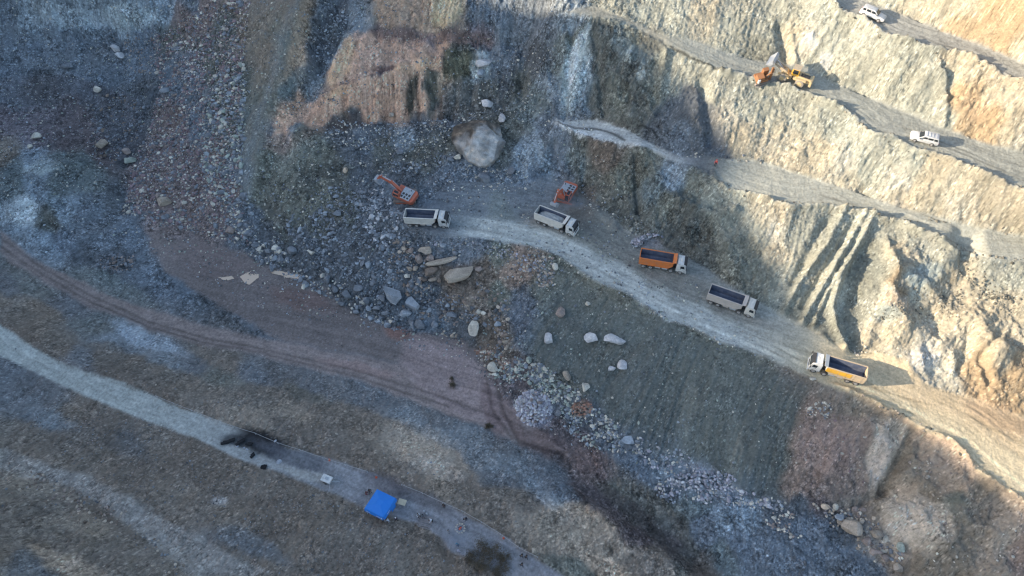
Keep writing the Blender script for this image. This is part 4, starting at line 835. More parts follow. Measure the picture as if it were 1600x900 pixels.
# rubble: photo outline, stones per square metre, smallest and largest radius (m), kinds of stone
ZONES = [
 ([(205,262),(235,200),(250,130),(235,60),(300,20),(330,0),(392,0),(378,120),(375,230),(372,300),(390,385),(340,372),(250,352),(192,330)], 2.3, .14, .75, 'slate purple purple mauve pale slate', 'loose stones on the red rubble slope'),
 ([(330,120),(385,100),(378,340),(345,330),(310,240)], 1.6, .2, .9, 'slate blue green slate pale', 'boulders down the right side of the rubble slope'),
 ([(270,70),(320,80),(320,130),(280,130)], 2.5, .12, .4, 'lilac white slate', 'lilac stones high on the rubble slope'),
 ([(350,365),(372,300),(385,300),(400,370),(470,410),(540,450),(640,500),(640,525),(560,495),(500,460),(450,432),(400,410)], 1.6, .2, .95, 'slate blue slate dark pale', 'boulders along the foot of the dark rubble slope'),
 ([(440,350),(520,290),(600,300),(640,330),(640,370),(700,375),(760,385),(700,400),(740,440),(700,500),(640,500),(560,450),(480,410)], 1.5, .15, .8, 'slate blue dark slate slate', 'boulders on the dark rubble slope'),
 ([(560,290),(640,300),(640,345),(600,400),(570,360)], 1.4, .15, .75, 'blue slate white', 'blue-grey boulders under the left excavator'),
 ([(655,375),(760,383),(830,400),(870,412),(855,440),(760,400),(700,395)], 2.2, .12, .5, 'slate lilac pale slate', 'stones along the lower edge of the loading road'),
 ([(620,370),(700,400),(740,440),(800,470),(790,560),(740,545),(680,520),(640,500),(600,420)], 1.3, .15, .8, 'brown tan slate dark mauve', 'brown boulders below the loading road'),
 ([(835,400),(872,405),(862,450),(840,450)], 2.2, .15, .55, 'tan mauve slate', 'stones at the corner below the loading road'),
 ([(740,545),(790,550),(800,570),(770,590)], 2.4, .18, .6, 'rust tan mauve pale', 'reddish stones beside the rounded white block'),
 ([(765,550),(850,570),(905,610),(930,640),(880,640),(820,610),(775,590)], 2.8, .2, .65, 'green pale slate green slate', 'greenish stones above the white stone pile'),
 ([(870,640),(930,640),(985,675),(1010,710),(960,705),(930,700),(900,690),(880,665)], 3.0, .16, .55, 'slate pale dark green blue', 'stones at the foot of the dark green slope'),
 ([(985,680),(1060,700),(1100,735),(1160,765),(1230,785),(1235,800),(1150,790),(1040,780),(1020,760),(1050,750),(1000,720)], 1.9, .16, .6, 'slate blue pale lilac white', 'blue-grey stones along the bottom of the dark slope'),
 ([(1020,745),(1060,750),(1056,788),(1025,775)], 2.2, .2, .5, 'slate dark blue', 'dark stones in the small heap on the lower track'),
 ([(1190,790),(1240,800),(1262,835),(1230,845),(1195,820)], 2.0, .15, .5, 'mauve slate pale', 'mauve stones scattered left of the bottom right heap'),
 ([(1230,870),(1262,875),(1255,900),(1225,900)], 2.6, .15, .45, 'slate dark', 'dark stones at the bottom edge'),
 ([(1270,785),(1310,792),(1360,800),(1385,840),(1412,860),(1408,895),(1385,892),(1350,862),(1320,842),(1295,815)], 2.2, .18, .75, 'tan mauve pale slate', 'stones of the bottom right heap'),
 ([(1262,625),(1300,630),(1296,655),(1262,652)], 2.4, .15, .5, 'slate pale', 'slate stones below the yellow truck'),
 ([(1415,722),(1455,735),(1450,752),(1420,748)], 2.0, .15, .45, 'pale mauve tan', 'pale stones in the hollow of the tan slope'),
 ([(150,415),(165,398),(210,395),(210,420),(180,430)], 3.0, .15, .6, 'dark slate slate mauve', 'dark stones in the heap by the purple track'),
 ([(140,150),(215,145),(235,170),(210,240),(170,260),(140,230)], .7, .15, .7, 'dark slate slate brown', 'boulders in the dark hollow'),
 ([(10,158),(50,158),(55,178),(15,176)], 1.8, .15, .6, 'slate dark', 'dark stones near the left edge'),
 ([(190,60),(245,75),(240,120),(195,110)], 1.4, .12, .5, 'tan mauve slate', 'stones beside the white angular boulder'),
 ([(135,45),(250,55),(330,10),(330,60),(200,70)], 1.3, .1, .45, 'brown slate mauve', 'small stones under the pale cliff at top left'),
 ([(485,100),(520,10),(545,10),(540,60),(505,120),(475,140)], 1.7, .15, .55, 'dark slate blue', 'dark stones in the slot left of the pink rock'),
 ([(440,150),(500,140),(540,160),(500,170),(440,180)], 1.6, .1, .4, 'slate mauve dark', 'stones on the ledge left of the pink cliff'),
 ([(580,42),(760,45),(770,66),(600,66)], 2.0, .1, .4, 'mauve purple tan dark', 'stones lying on the pink shelf'),
 ([(520,190),(640,188),(760,175),(700,215),(640,230),(560,235),(500,215)], 1.2, .12, .55, 'slate blue pale dark', 'stones at the foot of the pink cliff'),
 ([(540,225),(700,215),(700,260),(560,275)], .8, .12, .5, 'slate dark pale', 'stones scattered above the left excavator'),
 ([(600,255),(720,240),(700,330),(660,310)], 1.2, .12, .6, 'slate blue dark', 'stones around the left excavator'),
 ([(700,250),(830,250),(820,300),(700,300)], .8, .12, .4, 'slate blue pale', 'stones on the loading floor'),
 ([(740,90),(870,60),(870,190),(800,200),(730,150)], .6, .12, .5, 'slate blue pale dark', 'stones right of the black streaked cliff'),
 ([(760,10),(880,10),(860,60),(760,60)], .5, .12, .4, 'slate blue', 'stones on the upper blue slope'),
 ([(395,340),(480,260),(560,270),(480,400),(430,400)], .35, .12, .5, 'slate dark pale', 'scattered stones on the green scree'),
 ([(850,430),(1250,600),(1230,760),(1000,690),(830,540)], .07, .1, .4, 'slate pale green', 'scattered stones on the dark green slope'),
 ([(1240,620),(1380,660),(1340,780),(1240,770)], .35, .1, .35, 'mauve pale purple', 'scattered stones on the mauve scree'),
 ([(1440,680),(1600,800),(1600,900),(1440,900)], .25, .1, .35, 'tan pale mauve', 'scattered stones on the tan slope'),
 ([(0,720),(100,750),(200,800),(330,900),(260,900),(160,840),(60,790),(0,800)], .5, .1, .35, 'brown tan slate', 'gravel beside the lower left track'),
 ([(80,620),(230,660),(540,790),(700,860),(740,900),(420,900),(330,830),(120,730),(30,680)], .9, .07, .2, 'brown slate mauve dark', 'gravel of the brown hillside'),
 ([(0,540),(300,600),(700,720),(900,900),(700,790),(400,660),(200,595)], .35, .07, .22, 'brown slate tan', 'gravel of the roadside bank'),
 ([(50,735),(110,760),(170,790),(190,820),(90,790),(40,760)], 1.3, .12, .4, 'tan brown mauve', 'brown stones below the lower left track'),
 ([(1500,400),(1545,430),(1600,470),(1600,500),(1540,470),(1500,430)], 1.6, .12, .5, 'sand cream sand', 'stones on the shelf at the right edge'),
 ([(1425,450),(1510,450),(1500,500),(1420,490)], 1.6, .1, .3, 'sand cream', 'stones on the cream slope'),
 ([(1385,480),(1415,480),(1410,500),(1370,505)], 2.0, .1, .3, 'sand sand cream', 'small stones beside the shaded rib'),
 ([(1335,540),(1355,530),(1360,550),(1338,552)], 3.0, .12, .35, 'pale sand dark', 'stones at the foot of the shaded rib'),
 ([(1380,345),(1600,355),(1600,372),(1430,335)], 1.2, .1, .3, 'cream sand', 'stones at the inner edge of the second bench'),
 ([(1120,235),(1200,250),(1200,256),(1060,245)], 1.0, .12, .4, 'pale slate sand', 'stones at the inner corner of the second bench'),
 ([(1060,640),(1110,700),(1180,730),(1100,740),(1040,700)], .2, .1, .4, 'slate blue', 'scattered stones low on the dark slope'),
 ([(900,290),(960,310),(1030,370),(1000,380),(930,335)], .4, .1, .4, 'pale slate', 'stones under the shaded wall'),
 ([(0,0),(240,0),(150,60),(0,150)], .1, .1, .4, 'blue slate', 'scattered stones on the pale cliff'),
 ([(0,0),(600,0),(860,60),(1000,360),(1250,600),(1200,780),(900,700),(700,560),(400,480),(200,380),(0,340)], .5, .09, .34, 'slate blue pale dark green', 'scattered stones of the pit slopes'),
 ([(200,440),(600,560),(700,620),(600,580),(400,520)], .25, .07, .25, 'slate dark', 'scattered stones by the purple track'),
]
def crest_zone(P, w):
    return [(a[0], a[1]-w) for a in P]+[(a[0], a[1]+w) for a in P][::-1]
for P, c_, g_ in ((C4[2:], 'sand cream', 'stones on the edge of the top bench'), (C3[8:], 'sand cream', 'stones on the edge of the third bench'), (C2[8:], 'sand cream', 'stones on the edge of the second bench'),
              (C1[20:], 'sand cream tan', 'stones on the edge of the sunlit haul road')):
    ZONES.append((crest_zone(P, 7), .9, .1, .38, c_, g_))
ZONES.append((crest_zone(C1[4:20], 5), .5, .1, .3, 'slate pale', 'stones on the edge of the shaded haul road'))
VEH_SPOTS = [(670,341,40),(870,345,40),(1033,408,42),(1140,470,44),(1303,577,44),(630,290,30),(880,300,26),(600,780,34),(1442,215,26),(1360,22,26),(1230,112,50)]
rr = np.random.RandomState(77)
allr = []
ids = np.arange(u.size)
uf, vf, xf, yf, zf, sf = u.ravel(), v.ravel(), x.ravel(), y.ravel(), zt.ravel(), slope.ravel()
for zi, (poly, den, r0, r1, kinds, gname) in enumerate(ZONES):
    pa = np.array(poly); box = (uf > pa[:, 0].min()) & (uf < pa[:, 0].max()) & (vf > pa[:, 1].min()) & (vf < pa[:, 1].max())
    cand = ids[box]; cand = cand[inside(uf[cand], vf[cand], poly)]
    if not len(cand): continue
    clump = smooth(-.5, .5, fbm(xf[cand], yf[cand], 3.5, 200+zi, 3))
    n = int(len(cand)*G*G*den*(4.2 if r1 >= .55 else 3.0)); pick = cand[(rr.rand(n)*len(cand)).astype(int)]
    keep = rr.rand(n) < smooth(-.6, .5, fbm(xf[pick], yf[pick], 3.5, 200+zi, 3)); pick = pick[keep]
    kd = kinds.split()
    q = rr.rand(len(pick)); rad = r0*(1-q*(1-(r0/r1)**1.7))**(-1/1.7)*.9
    rad = np.minimum(rad, r1)
    for i_, r_ in zip(pick, rad): allr.append((xf[i_]+rr.uniform(-.12, .12), yf[i_]+rr.uniform(-.12, .12), r_, kd[rr.randint(len(kd))], gname))
# white stone pile on the valley floor, and the bluish one by the haul road
def heap(cu, cv, wpx, hpx, hgt, n, r0, r1, kinds, gname):
    p = at(cu, cv); m = mpp(p)
    for _ in range(n):
        a = rr.rand()*2*math.pi; q = math.sqrt(rr.rand()); dx = q*math.cos(a)*wpx*m; dy = q*math.sin(a)*hpx*m*1.15
        kd = kinds.split(); allr.append((p.x+dx, p.y+dy, rr.uniform(r0, r1), kd[rr.randint(len(kd))], gname, hgt*(1-q*q)*rr.uniform(.55, 1)))
heap(833, 638, 28, 24, 1.7, 480, .22, .46, 'lilac white white lilac lilac mauve', 'pale stones of the white pile')
heap(908, 640, 16, 10, .9, 130, .14, .3, 'rust rust brown mauve', 'rusty stones of the small brown pile')
heap(1012, 380, 26, 11, 1.3, 230, .14, .34, 'lilac slate lilac blue', 'lilac stones of the pile above the orange truck')
heap(190, 410, 18, 12, .8, 90, .2, .5, 'slate dark mauve', 'dark stones in the heap by the purple track')
heap(1095, 752, 52, 12, .9, 240, .16, .36, 'lilac lilac slate white blue', 'lilac stones at the bottom of the dark slope')
allr = [r for r in allr if not (r[4] == 'scattered stones of the pit slopes' and SLOPE_D[int((r[1]-Y0)/G), int((r[0]-X0)/G)] > .5 and rr.rand() > .12)]
allr = [r for r in allr if all((r[0]-b[0])**2+(r[1]-b[1])**2 > (b[2]*.9)**2 for b in big_keep)]
vs = [(at(a, b), c) for a, b, c in VEH_SPOTS]
allr = [r for r in allr if all(math.hypot(r[0]-p.x, r[1]-p.y) > c*mpp(p) for p, c in vs)]
def scr(r):
    z = ground(r[0], r[1]); return r[2]/(((r[1])*S35-(z-CZ)*C35))
def vis(r):
    z = ground(r[0], r[1]); a, b = UV(r[0], r[1], z); return 4 < a < 1596 and 4 < b < 896
N_OWN = 215
order = sorted([r for r in allr if r[2] > .3 and vis(r)], key=lambda r: -scr(r))[:N_OWN]
own = set(id(r) for r in order)
VAR = {}; sc_own = []
for i, r in enumerate(order):
    k = (r[3], i % 5)
    if k not in VAR:
        co, fc = rock_shape(300+len(VAR)*7, 2, 10, .8, .05)
        n = fbm(co[:, 0], co[:, 1]+co[:, 2], .8, 5, 2)
        VAR[k] = mesh_from('boulder', co, fc, STONE[r[3]][None]*(1+.2*n[:, None])*FACE_TINT[:, None], M_rock)
    o = bpy.data.objects.new('boulder', VAR[k]); z = ground(r[0], r[1])
    s_ = r[2]; o.scale = (s_*rr.uniform(.9, 1.5), s_*rr.uniform(.8, 1.15), s_*rr.uniform(.75, 1.1)); o.rotation_euler = (rr.uniform(-.4, .4), rr.uniform(-.4, .4), rr.uniform(0, 6.28))
    o.location = (r[0], r[1], z+(r[5] if len(r) > 5 else 0)+s_*.25); C.objects.link(o)
    g_ = r[4]; COLN = dict(blue='light blue-grey', slate='slate grey', dark='dark grey', white='white', pale='pale grey', tan='tan', brown='brown', rust='rusty red', green='greenish grey', lilac='lilac grey', purple='purplish', cream='cream', sand='sandy', mauve='mauve grey')
    sc_own.append((o, r[3], UV(r[0], r[1], z), g_))
# each of these stones is named from the nearest landmark
LM = [(748,213,'the giant boulder'),(716,427,'the biggest tan boulder'),(613,461,'the large light blue boulder'),(739,512,'the tall pale block'),(771,573,'the rounded white block'),(833,640,'the white stone pile'),(981,687,'the flat blue-grey boulder'),
 (1325,825,'the biggest boulder at bottom right'),(182,77,'the white angular boulder'),(257,315,'the tan boulder on the red slope'),(204,251,'the greenish square boulder'),(360,360,'the corner of the rubble slope'),(390,433,'the round puddle'),(450,430,'the long puddle'),
 (630,293,'the left excavator'),(669,341,'the leftmost truck'),(870,345,'the truck being loaded'),(1033,408,'the orange truck'),(942,529,'the pale boulder pair'),(57,214,'the pale boulder at far left'),(160,228,'the boulder in the dark hollow'),(1095,752,'the lilac stone heap'),
 (908,640,'the small rusty pile'),(528,333,'the grey boulder on green scree'),(190,410,'the heap by the purple track'),(320,60,'the top of the rubble slope'),(1303,577,'the yellow truck'),(1442,215,'the white estate car'),(515,60,'the dark slot beside the pink rock'),(670,60,'the pink shelf'),(886,585,'the tan upright boulder'),(1440,740,'the hollow of the tan slope'),(1550,430,'the shelf at the right edge')]
fam = {}
for o, kd_, (a_, b_), g_ in sc_own:
    m_ = min(LM, key=lambda q: math.hypot(q[0]-a_, q[1]-b_)); an = math.degrees(math.atan2(-(b_-m_[1]), a_-m_[0])) % 360
    d_ = ['right of', 'above and right of', 'above', 'above and left of', 'left of', 'below and left of', 'below', 'below and right of'][int((an+22.5)//45) % 8]
    fam.setdefault((COLN[kd_], d_, m_[2]), []).append((math.hypot(m_[0]-a_, m_[1]-b_), o, g_))
for (cn, d_, lm), L_ in fam.items():
    L_.sort(key=lambda q: q[0])
    for i, (_, o, g_) in enumerate(L_):
        od = '' if len(L_) == 1 else ('nearest ' if i == 0 else ['', 'second nearest ', 'third nearest ', 'fourth nearest ', 'fifth nearest ', 'sixth nearest ', 'seventh nearest ', 'eighth nearest ', 'ninth nearest ', 'tenth nearest ', 'eleventh nearest ', 'twelfth nearest ', 'thirteenth nearest ', 'fourteenth nearest ', 'fifteenth nearest ', 'sixteenth nearest ', 'seventeenth nearest ', 'eighteenth nearest ', 'nineteenth nearest '][min(i, 18)])
        if len(L_) > 1 and i == len(L_)-1: od = 'farthest '
        tag(o, (od+cn+' stone '+d_+' '+lm), 'boulder', g_)
rest = [r for r in allr if id(r) not in own]
base = [rock_shape(900+i, 1, 6, .85, .08) for i in range(10)]
ico0 = bmesh.new(); bmesh.ops.create_icosphere(ico0, subdivisions=1, radius=1); ico0.free()
cos, fcs, tin, off = [], [], [], 0
b12 = []
t12 = (1+5**.5)/2
i12 = np.array([(-1,t12,0),(1,t12,0),(-1,-t12,0),(1,-t12,0),(0,-1,t12),(0,1,t12),(0,-1,-t12),(0,1,-t12),(t12,0,-1),(t12,0,1),(-t12,0,-1),(-t12,0,1)])/1.902
f12 = np.array([(0,11,5),(0,5,1),(0,1,7),(0,7,10),(0,10,11),(1,5,9),(5,11,4),(11,10,2),(10,7,6),(7,1,8),(3,9,4),(3,4,2),(3,2,6),(3,6,8),(3,8,9),(4,9,5),(2,4,11),(6,2,10),(8,6,7),(9,8,1)])
for r in rest:
    if r[2] > .28: bc, bf = base[rr.randint(10)]
    else: bc, bf = i12*(1+.3*(rr.rand(12, 1)-.5)), f12
    th = rr.uniform(0, 6.28); c_, s_ = math.cos(th), math.sin(th)
    p = bc*np.array([r[2]*rr.uniform(.9, 1.5), r[2]*rr.uniform(.75, 1.1), r[2]*rr.uniform(.6, .95)])
    p = p@np.array([[c_, s_, 0], [-s_, c_, 0], [0, 0, 1]])
    p = p+np.array([r[0], r[1], ground(r[0], r[1])+(r[5] if len(r) > 5 else 0)+r[2]*.15])
    cos.append(p); fcs.append(bf+off); off += len(p)
    tin.append(np.repeat((STONE[r[3]]*rr.uniform(.6, 1.4))[None], len(p), 0))
me = mesh_from('rubble', np.concatenate(cos), np.concatenate(fcs), np.clip(np.concatenate(tin), .01, .8), M_rock)
o = bpy.data.objects.new('rubble', me); C.objects.link(o)
tag(o, 'loose rubble and small stones strewn over the quarry slopes and heaps', 'rubble', kind='stuff')
print('stones', len(allr), 'own', len(order), 'big', len(BIG)+1)

print('TIMER d', round(time.time()-T_0, 1))
# ---------------------------------------------------------------- materials of made things
def paint(name, c, rough_=.45, dirt=.35, dirt_c=(.26, .24, .21), scale=1.5, metal=0, spec=.4):
    m, t, b = new_mat(name, rough_); N, L = t.nodes, t.links
    tc = N.new('ShaderNodeTexCoord')
    n = N.new('ShaderNodeTexNoise'); n.inputs['Scale'].default_value = scale; n.inputs['Detail'].default_value = 7; n.inputs['Roughness'].default_value = .65
    L.new(tc.outputs['Object'], n.inputs['Vector'])
    mr = N.new('ShaderNodeMapRange'); mr.inputs['From Min'].default_value = .42; mr.inputs['From Max'].default_value = .7; mr.inputs['To Max'].default_value = dirt*1.6; mr.inputs['To Min'].default_value = dirt*.3
    L.new(n.outputs['Fac'], mr.inputs['Value'])
    mx = N.new('ShaderNodeMix'); mx.data_type = 'RGBA'
    mx.inputs[6].default_value = (*c, 1); mx.inputs[7].default_value = (*dirt_c, 1)
    L.new(mr.outputs['Result'], mx.inputs['Factor']); L.new(mx.outputs[2], b.inputs['Base Color'])
    b.inputs['Metallic'].default_value = metal; b.inputs['Specular IOR Level'].default_value = spec
    return m
MT_ = dict(white=paint('white_paint', (.74, .73, .70)), cream=paint('cream_paint', (.74, .69, .61), dirt=.2), beige=paint('beige_paint', (.56, .49, .43), dirt=.2), orange=paint('orange_paint', (.75, .20, .035), dirt=.25),
 yellow=paint('yellow_paint', (.80, .42, .02), dirt=.25), sandy=paint('dusty_paint', (.62, .47, .30)), steel=paint('dark_steel', (.06, .08, .13), .4, .5, (.20, .21, .24), .9), black=paint('black_plastic', (.03, .03, .032), .6, .3, (.12, .11, .1)),
 tyre=paint('tyre_rubber', (.035, .035, .036), .85, .5, (.22, .2, .18)), rim=paint('rim_metal', (.42, .40, .38), .5, .4), glass=paint('dark_glass', (.02, .028, .035), .12, .15, (.1, .1, .1)), grey=paint('grey_metal', (.34, .36, .38), .5, .5, (.5, .52, .54), 2.5),
 exor=paint('faded_orange_paint', (.56, .13, .06), .5, .3, (.34, .22, .18)), rust=paint('rusty_orange', (.33, .14, .055), .8, .5, (.25, .14, .08), 3), loader=paint('loader_yellow', (.66, .48, .25), .5, .3, (.5, .4, .27)), red=paint('red_lamp', (.5, .03, .02), .4, .1),
 lamp=paint('lamp_glass', (.7, .7, .66), .2, .1), track=paint('track_steel', (.20, .16, .14), .7, .6, (.3, .26, .22)), pale=paint('pale_steel', (.5, .52, .55), .45, .3), dustytyre=paint('dusty_tyre', (.30, .26, .21), .9, .5, (.38, .33, .27)),
 blue=paint('blue_canvas', (.022, .20, .64), .6, .15, (.05, .28, .7)), tan=paint('tan_board', (.66, .55, .38), .7, .3), wood=paint('weathered_wood', (.27, .24, .23), .8, .5, (.38, .35, .34), 4), char=paint('charcoal', (.016, .016, .018), .95, .3, (.05, .05, .05), 5), rope=paint('barrier_tape_white', (.45, .43, .41), .6, .1), redtape=paint('orange_red_plastic', (.7, .13, .06), .5, .1),
 ash=paint('ash', (.36, .37, .40), .95, .4, (.2, .2, .22), 5), flame=None)
fm, ft, fb = new_mat('fire', 1); fb.inputs['Base Color'].default_value = (.4, .05, .01, 1); fb.inputs['Emission Color'].default_value = (1, .18, .04, 1); fb.inputs['Emission Strength'].default_value = .12
MT_['flame'] = fm

class MB:
    def __init__(s): s.bm = bmesh.new()
    def prism(s, prof, y0, y1, axis='y'):           # closed outline in x-z carried from y0 to y1
        a = []; b = []
        for p in prof:
            q = {'y': lambda t: (p[0], t, p[1]), 'x': lambda t: (t, p[0], p[1]), 'z': lambda t: (p[0], p[1], t)}[axis]
            a.append(s.bm.verts.new(q(y0))); b.append(s.bm.verts.new(q(y1)))
        n = len(prof)
        s.bm.faces.new(a); s.bm.faces.new(b[::-1])
        for i in range(n): s.bm.faces.new((a[i], b[i], b[(i+1) % n], a[(i+1) % n]))
        return s
    def box(s, x0, x1, y0, y1, z0, z1): return s.prism([(x0, z0), (x1, z0), (x1, z1), (x0, z1)], y0, y1)
    def cyl(s, c, r, h, axis='y', n=18, r2=None):
        M = {'y': Matrix.Rotation(R(90), 4, 'X'), 'x': Matrix.Rotation(R(90), 4, 'Y'), 'z': Matrix.Identity(4)}[axis]
        bmesh.ops.create_cone(s.bm, cap_ends=True, segments=n, radius1=r, radius2=r if r2 is None else r2, depth=h, matrix=Matrix.Translation(c) @ M); return s
    def bar(s, a, b, w, h=None):                    # a beam between two points
        a, b = Vector(a), Vector(b); d = b-a; h = h or w
        q = d.to_track_quat('X', 'Z').to_matrix().to_4x4(); L_ = d.length
        m = Matrix.Translation((a+b)/2) @ q
        vs_ = [s.bm.verts.new(m @ Vector((sx*L_/2, sy*w/2, sz*h/2))) for sx in (-1, 1) for sy in (-1, 1) for sz in (-1, 1)]
        for f in ((0, 1, 3, 2), (4, 6, 7, 5), (0, 4, 5, 1), (2, 3, 7, 6), (0, 2, 6, 4), (1, 5, 7, 3)): s.bm.faces.new([vs_[i] for i in f])
        return s
    def build(s, name, mat, parent=None, bevel=0, smooth_=False):
        bmesh.ops.recalc_face_normals(s.bm, faces=s.bm.faces)
        if bevel: bmesh.ops.bevel(s.bm, geom=[e for e in s.bm.edges if len(e.link_faces) == 2 and e.calc_face_angle(0) > .6], offset=bevel, segments=2, affect='EDGES', profile=.6)
        me = bpy.data.meshes.new(name); s.bm.to_mesh(me); s.bm.free(); me.materials.append(mat)
        if smooth_: me.polygons.foreach_set('use_smooth', [True]*len(me.polygons))
        o = bpy.data.objects.new(name, me); C.objects.link(o); o.parent = parent; return o
def empty(name, label, cat, group=None):
    o = bpy.data.objects.new(name, None); o.empty_display_size = .3; C.objects.link(o); return tag(o, label, cat, group)
def copy_tree(o, parent=None):
    c = o.copy(); C.objects.link(c); c.parent = parent
    for ch in [k for k in bpy.data.objects if k.parent == o]: copy_tree(ch, c)
    return c
def place(o, pu, pv_, yaw, L_=4.5, Wd=2.0, lift=0.0, point=None):
    p = point or at(pu, pv_); a = R(yaw); f = Vector((math.cos(a), math.sin(a))); l = Vector((-f.y, f.x))
    hs = {}
    for i, j in ((1, 1), (1, -1), (-1, 1), (-1, -1)):
        q = Vector((p.x, p.y))+f*i*L_/2+l*j*Wd/2
        hs[i, j] = np.mean([ground(q.x+dx, q.y+dy) for dx in (-.25, 0, .25) for dy in (-.25, 0, .25)])
    pitch = math.atan2((hs[1, 1]+hs[1, -1]-hs[-1, 1]-hs[-1, -1])/2, L_); roll = math.atan2((hs[1, 1]+hs[-1, 1]-hs[1, -1]-hs[-1, -1])/2, Wd)
    zc = sum(hs.values())/4
    o.matrix_world = Matrix.Translation((p.x, p.y, zc+lift)) @ Matrix.Rotation(a, 4, 'Z') @ Matrix.Rotation(-pitch, 4, 'Y') @ Matrix.Rotation(roll, 4, 'X')
    return o

# ---------------------------------------------------------------- tipper lorries
def wheel(parent, x_, y_, r, w, tyre='tyre', rim='rim'):
    s_ = 1 if y_ > 0 else -1
    m = MB(); m.cyl((x_, y_, r), r, w, n=22); wh = m.build('wheel', MT_[tyre], parent, .04, True)
    m = MB(); m.cyl((x_, y_+s_*(w/2), r), r*.56, .05, n=18); m.cyl((x_, y_+s_*(w/2+.05), r), r*.2, .1, n=10); m.build('rim', MT_[rim], wh)
    return wh
def truck(label, bedc, cabc, loaded=False, headc=None):
    t = empty('dump_truck', label, 'dump truck', 'dump trucks on the haul road')
    m = MB(); m.box(-4.2, 3.6, -.42, .42, .75, 1.05); m.box(-4.0, -1.6, -.9, .9, .5, .6); m.build('chassis', MT_['black'], t)
    # open steel body, walls thinner than the floor
    Wb = 1.25; x0, x1 = -4.45, 1.95; zb_, zt_ = 1.22, 2.95
    m = MB()
    for s_ in (-1, 1):
        m.prism([(x0, zb_+.05), (x1-.75, zb_+.05), (x1, zb_+.75), (x1, zt_), (x0, zt_-.05)], s_*Wb, s_*(Wb-.09))
        m.box(x0, x1, s_*(Wb+.05), s_*(Wb-.13), zt_-.02, zt_+.1)      # top rail
        for k in range(5):
            xx = x0+.55+k*1.25; m.box(xx, xx+.12, s_*Wb, s_*(Wb+.05), zb_+.5 if k == 4 else zb_+.1, zt_-.03)
        m.box(x0, x1-.8, s_*Wb, s_*(Wb+.06), zb_, zb_+.16)
    m.box(x0, x1-.7, -(Wb-.09), Wb-.09, zb_, zb_+.1)
    bed = m.build('bed', MT_[bedc], t, .012)
    m = MB()                                         # rounded steel lining seen from above
    prof = [(-1.155, zt_-.05), (-1.13, 2.0), (-.95, 1.55), (-.6, 1.36), (.6, 1.36), (.95, 1.55), (1.13, 2.0), (1.155, zt_-.05), (1.14, zt_-.06), (.93, 1.5), (.6, 1.33), (-.6, 1.33), (-.93, 1.5), (-1.14, zt_-.06)]
    m.prism(prof, x0+.1, x1-.1, 'x'); m.build('bed_lining', MT_['steel'], bed)
    m = MB(); m.box(x0-.07, x0+.03, -Wb, Wb, zb_+.1, zt_+.05); m.box(x0-.11, x0-.07, -1.0, 1.0, zb_+.5, zb_+.62); m.box(x0-.11, x0-.07, -1.0, 1.0, zt_-.45, zt_-.33); m.build('tailgate', MT_[bedc], t, .01)
    m = MB(); m.prism([(x1-.1, zb_+.75), (x1+.02, zb_+.75), (x1+.02, zt_+.02), (x1+.55, zt_+.22), (x1+.55, zt_+.3), (x1-.12, zt_+.12)], -Wb, Wb); m.build('headboard', MT_[headc or bedc], t, .01)
    m = MB(); m.cyl((x1+.25, -.1, 1.9), .16, 1.5, 'z', 12); m.cyl((x1+.15, .55, 2.0), .2, 1.0, 'z', 12); m.build('hoist', MT_['black'], t)
    # cab
    m = MB(); m.prism([(2.62, .75), (4.52, .62), (4.55, 1.55), (4.28, 2.72), (3.95, 2.98), (2.75, 3.02), (2.62, 2.75)], -1.18, 1.18)
    cab = m.build('cab', MT_[cabc], t, .07, True)
    m = MB(); m.box(3.0, 3.65, -.38, .38, 3.0, 3.07); m.build('roof_hatch', MT_['cream'], cab, .02)
    m = MB(); m.prism([(2.8, 3.0), (3.3, 3.0), (2.86, 3.22)], -.9, .9); m.build('wind_deflector', MT_[cabc], cab, .02)
    m = MB(); m.prism([(4.545, 1.66), (4.31, 2.66), (4.29, 2.655), (4.50, 1.66)], -1.02, 1.02); m.build('windscreen', MT_['glass'], cab)
    m = MB(); m.prism([(3.9, 2.98), (4.5, 2.74), (4.52, 2.8), (3.95, 3.06)], -1.05, 1.05); m.build('sun_visor', MT_['black'], cab)
    for s_ in (-1, 1):
        m = MB(); m.prism([(3.25, 1.0), (4.3, 1.0), (4.3, 1.7), (4.12, 2.62), (3.25, 2.62)], s_*1.182, s_*1.2); d_ = m.build('door', MT_[cabc], cab, .0)
        m = MB(); m.prism([(3.36, 1.8), (4.2, 1.8), (4.06, 2.52), (3.36, 2.52)], s_*1.2, s_*1.212); m.build('window', MT_['glass'], d_)
        m = MB(); m.box(3.4, 3.6, s_*1.2, s_*1.23, 1.55, 1.6); m.build('handle', MT_['black'], d_)
        m = MB(); m.bar((4.3, s_*1.15, 2.45), (4.5, s_*1.45, 2.4), .05); m.box(4.44, 4.54, s_*1.38, s_*1.6, 1.85, 2.5); m.build('mirror', MT_['black'], cab)
        m = MB(); m.box(4.52, 4.6, s_*.7, s_*1.1, .8, 1.05); m.build('headlight', MT_['lamp'], cab)
        m = MB(); m.prism([(2.95, .5), (2.95, .95), (3.12, 1.17), (4.0, 1.17), (4.15, .95), (4.15, .5), (4.1, .5), (4.1, .95), (3.98, 1.13), (3.13, 1.13), (3.0, .95), (3.0, .5)], s_*.85, s_*1.22); m.build('mudguard', MT_['white'] if cabc == 'white' else MT_[cabc], t)
        m = MB(); m.box(.0, 1.1, s_*.7, s_*1.18, .62, 1.1); m.build('fuel_tank', MT_['grey'], t, .08)
        m = MB(); m.box(-1.3, -.3, s_*.85, s_*1.15, .65, 1.05); m.build('tool_box', MT_['beige'], t, .04)
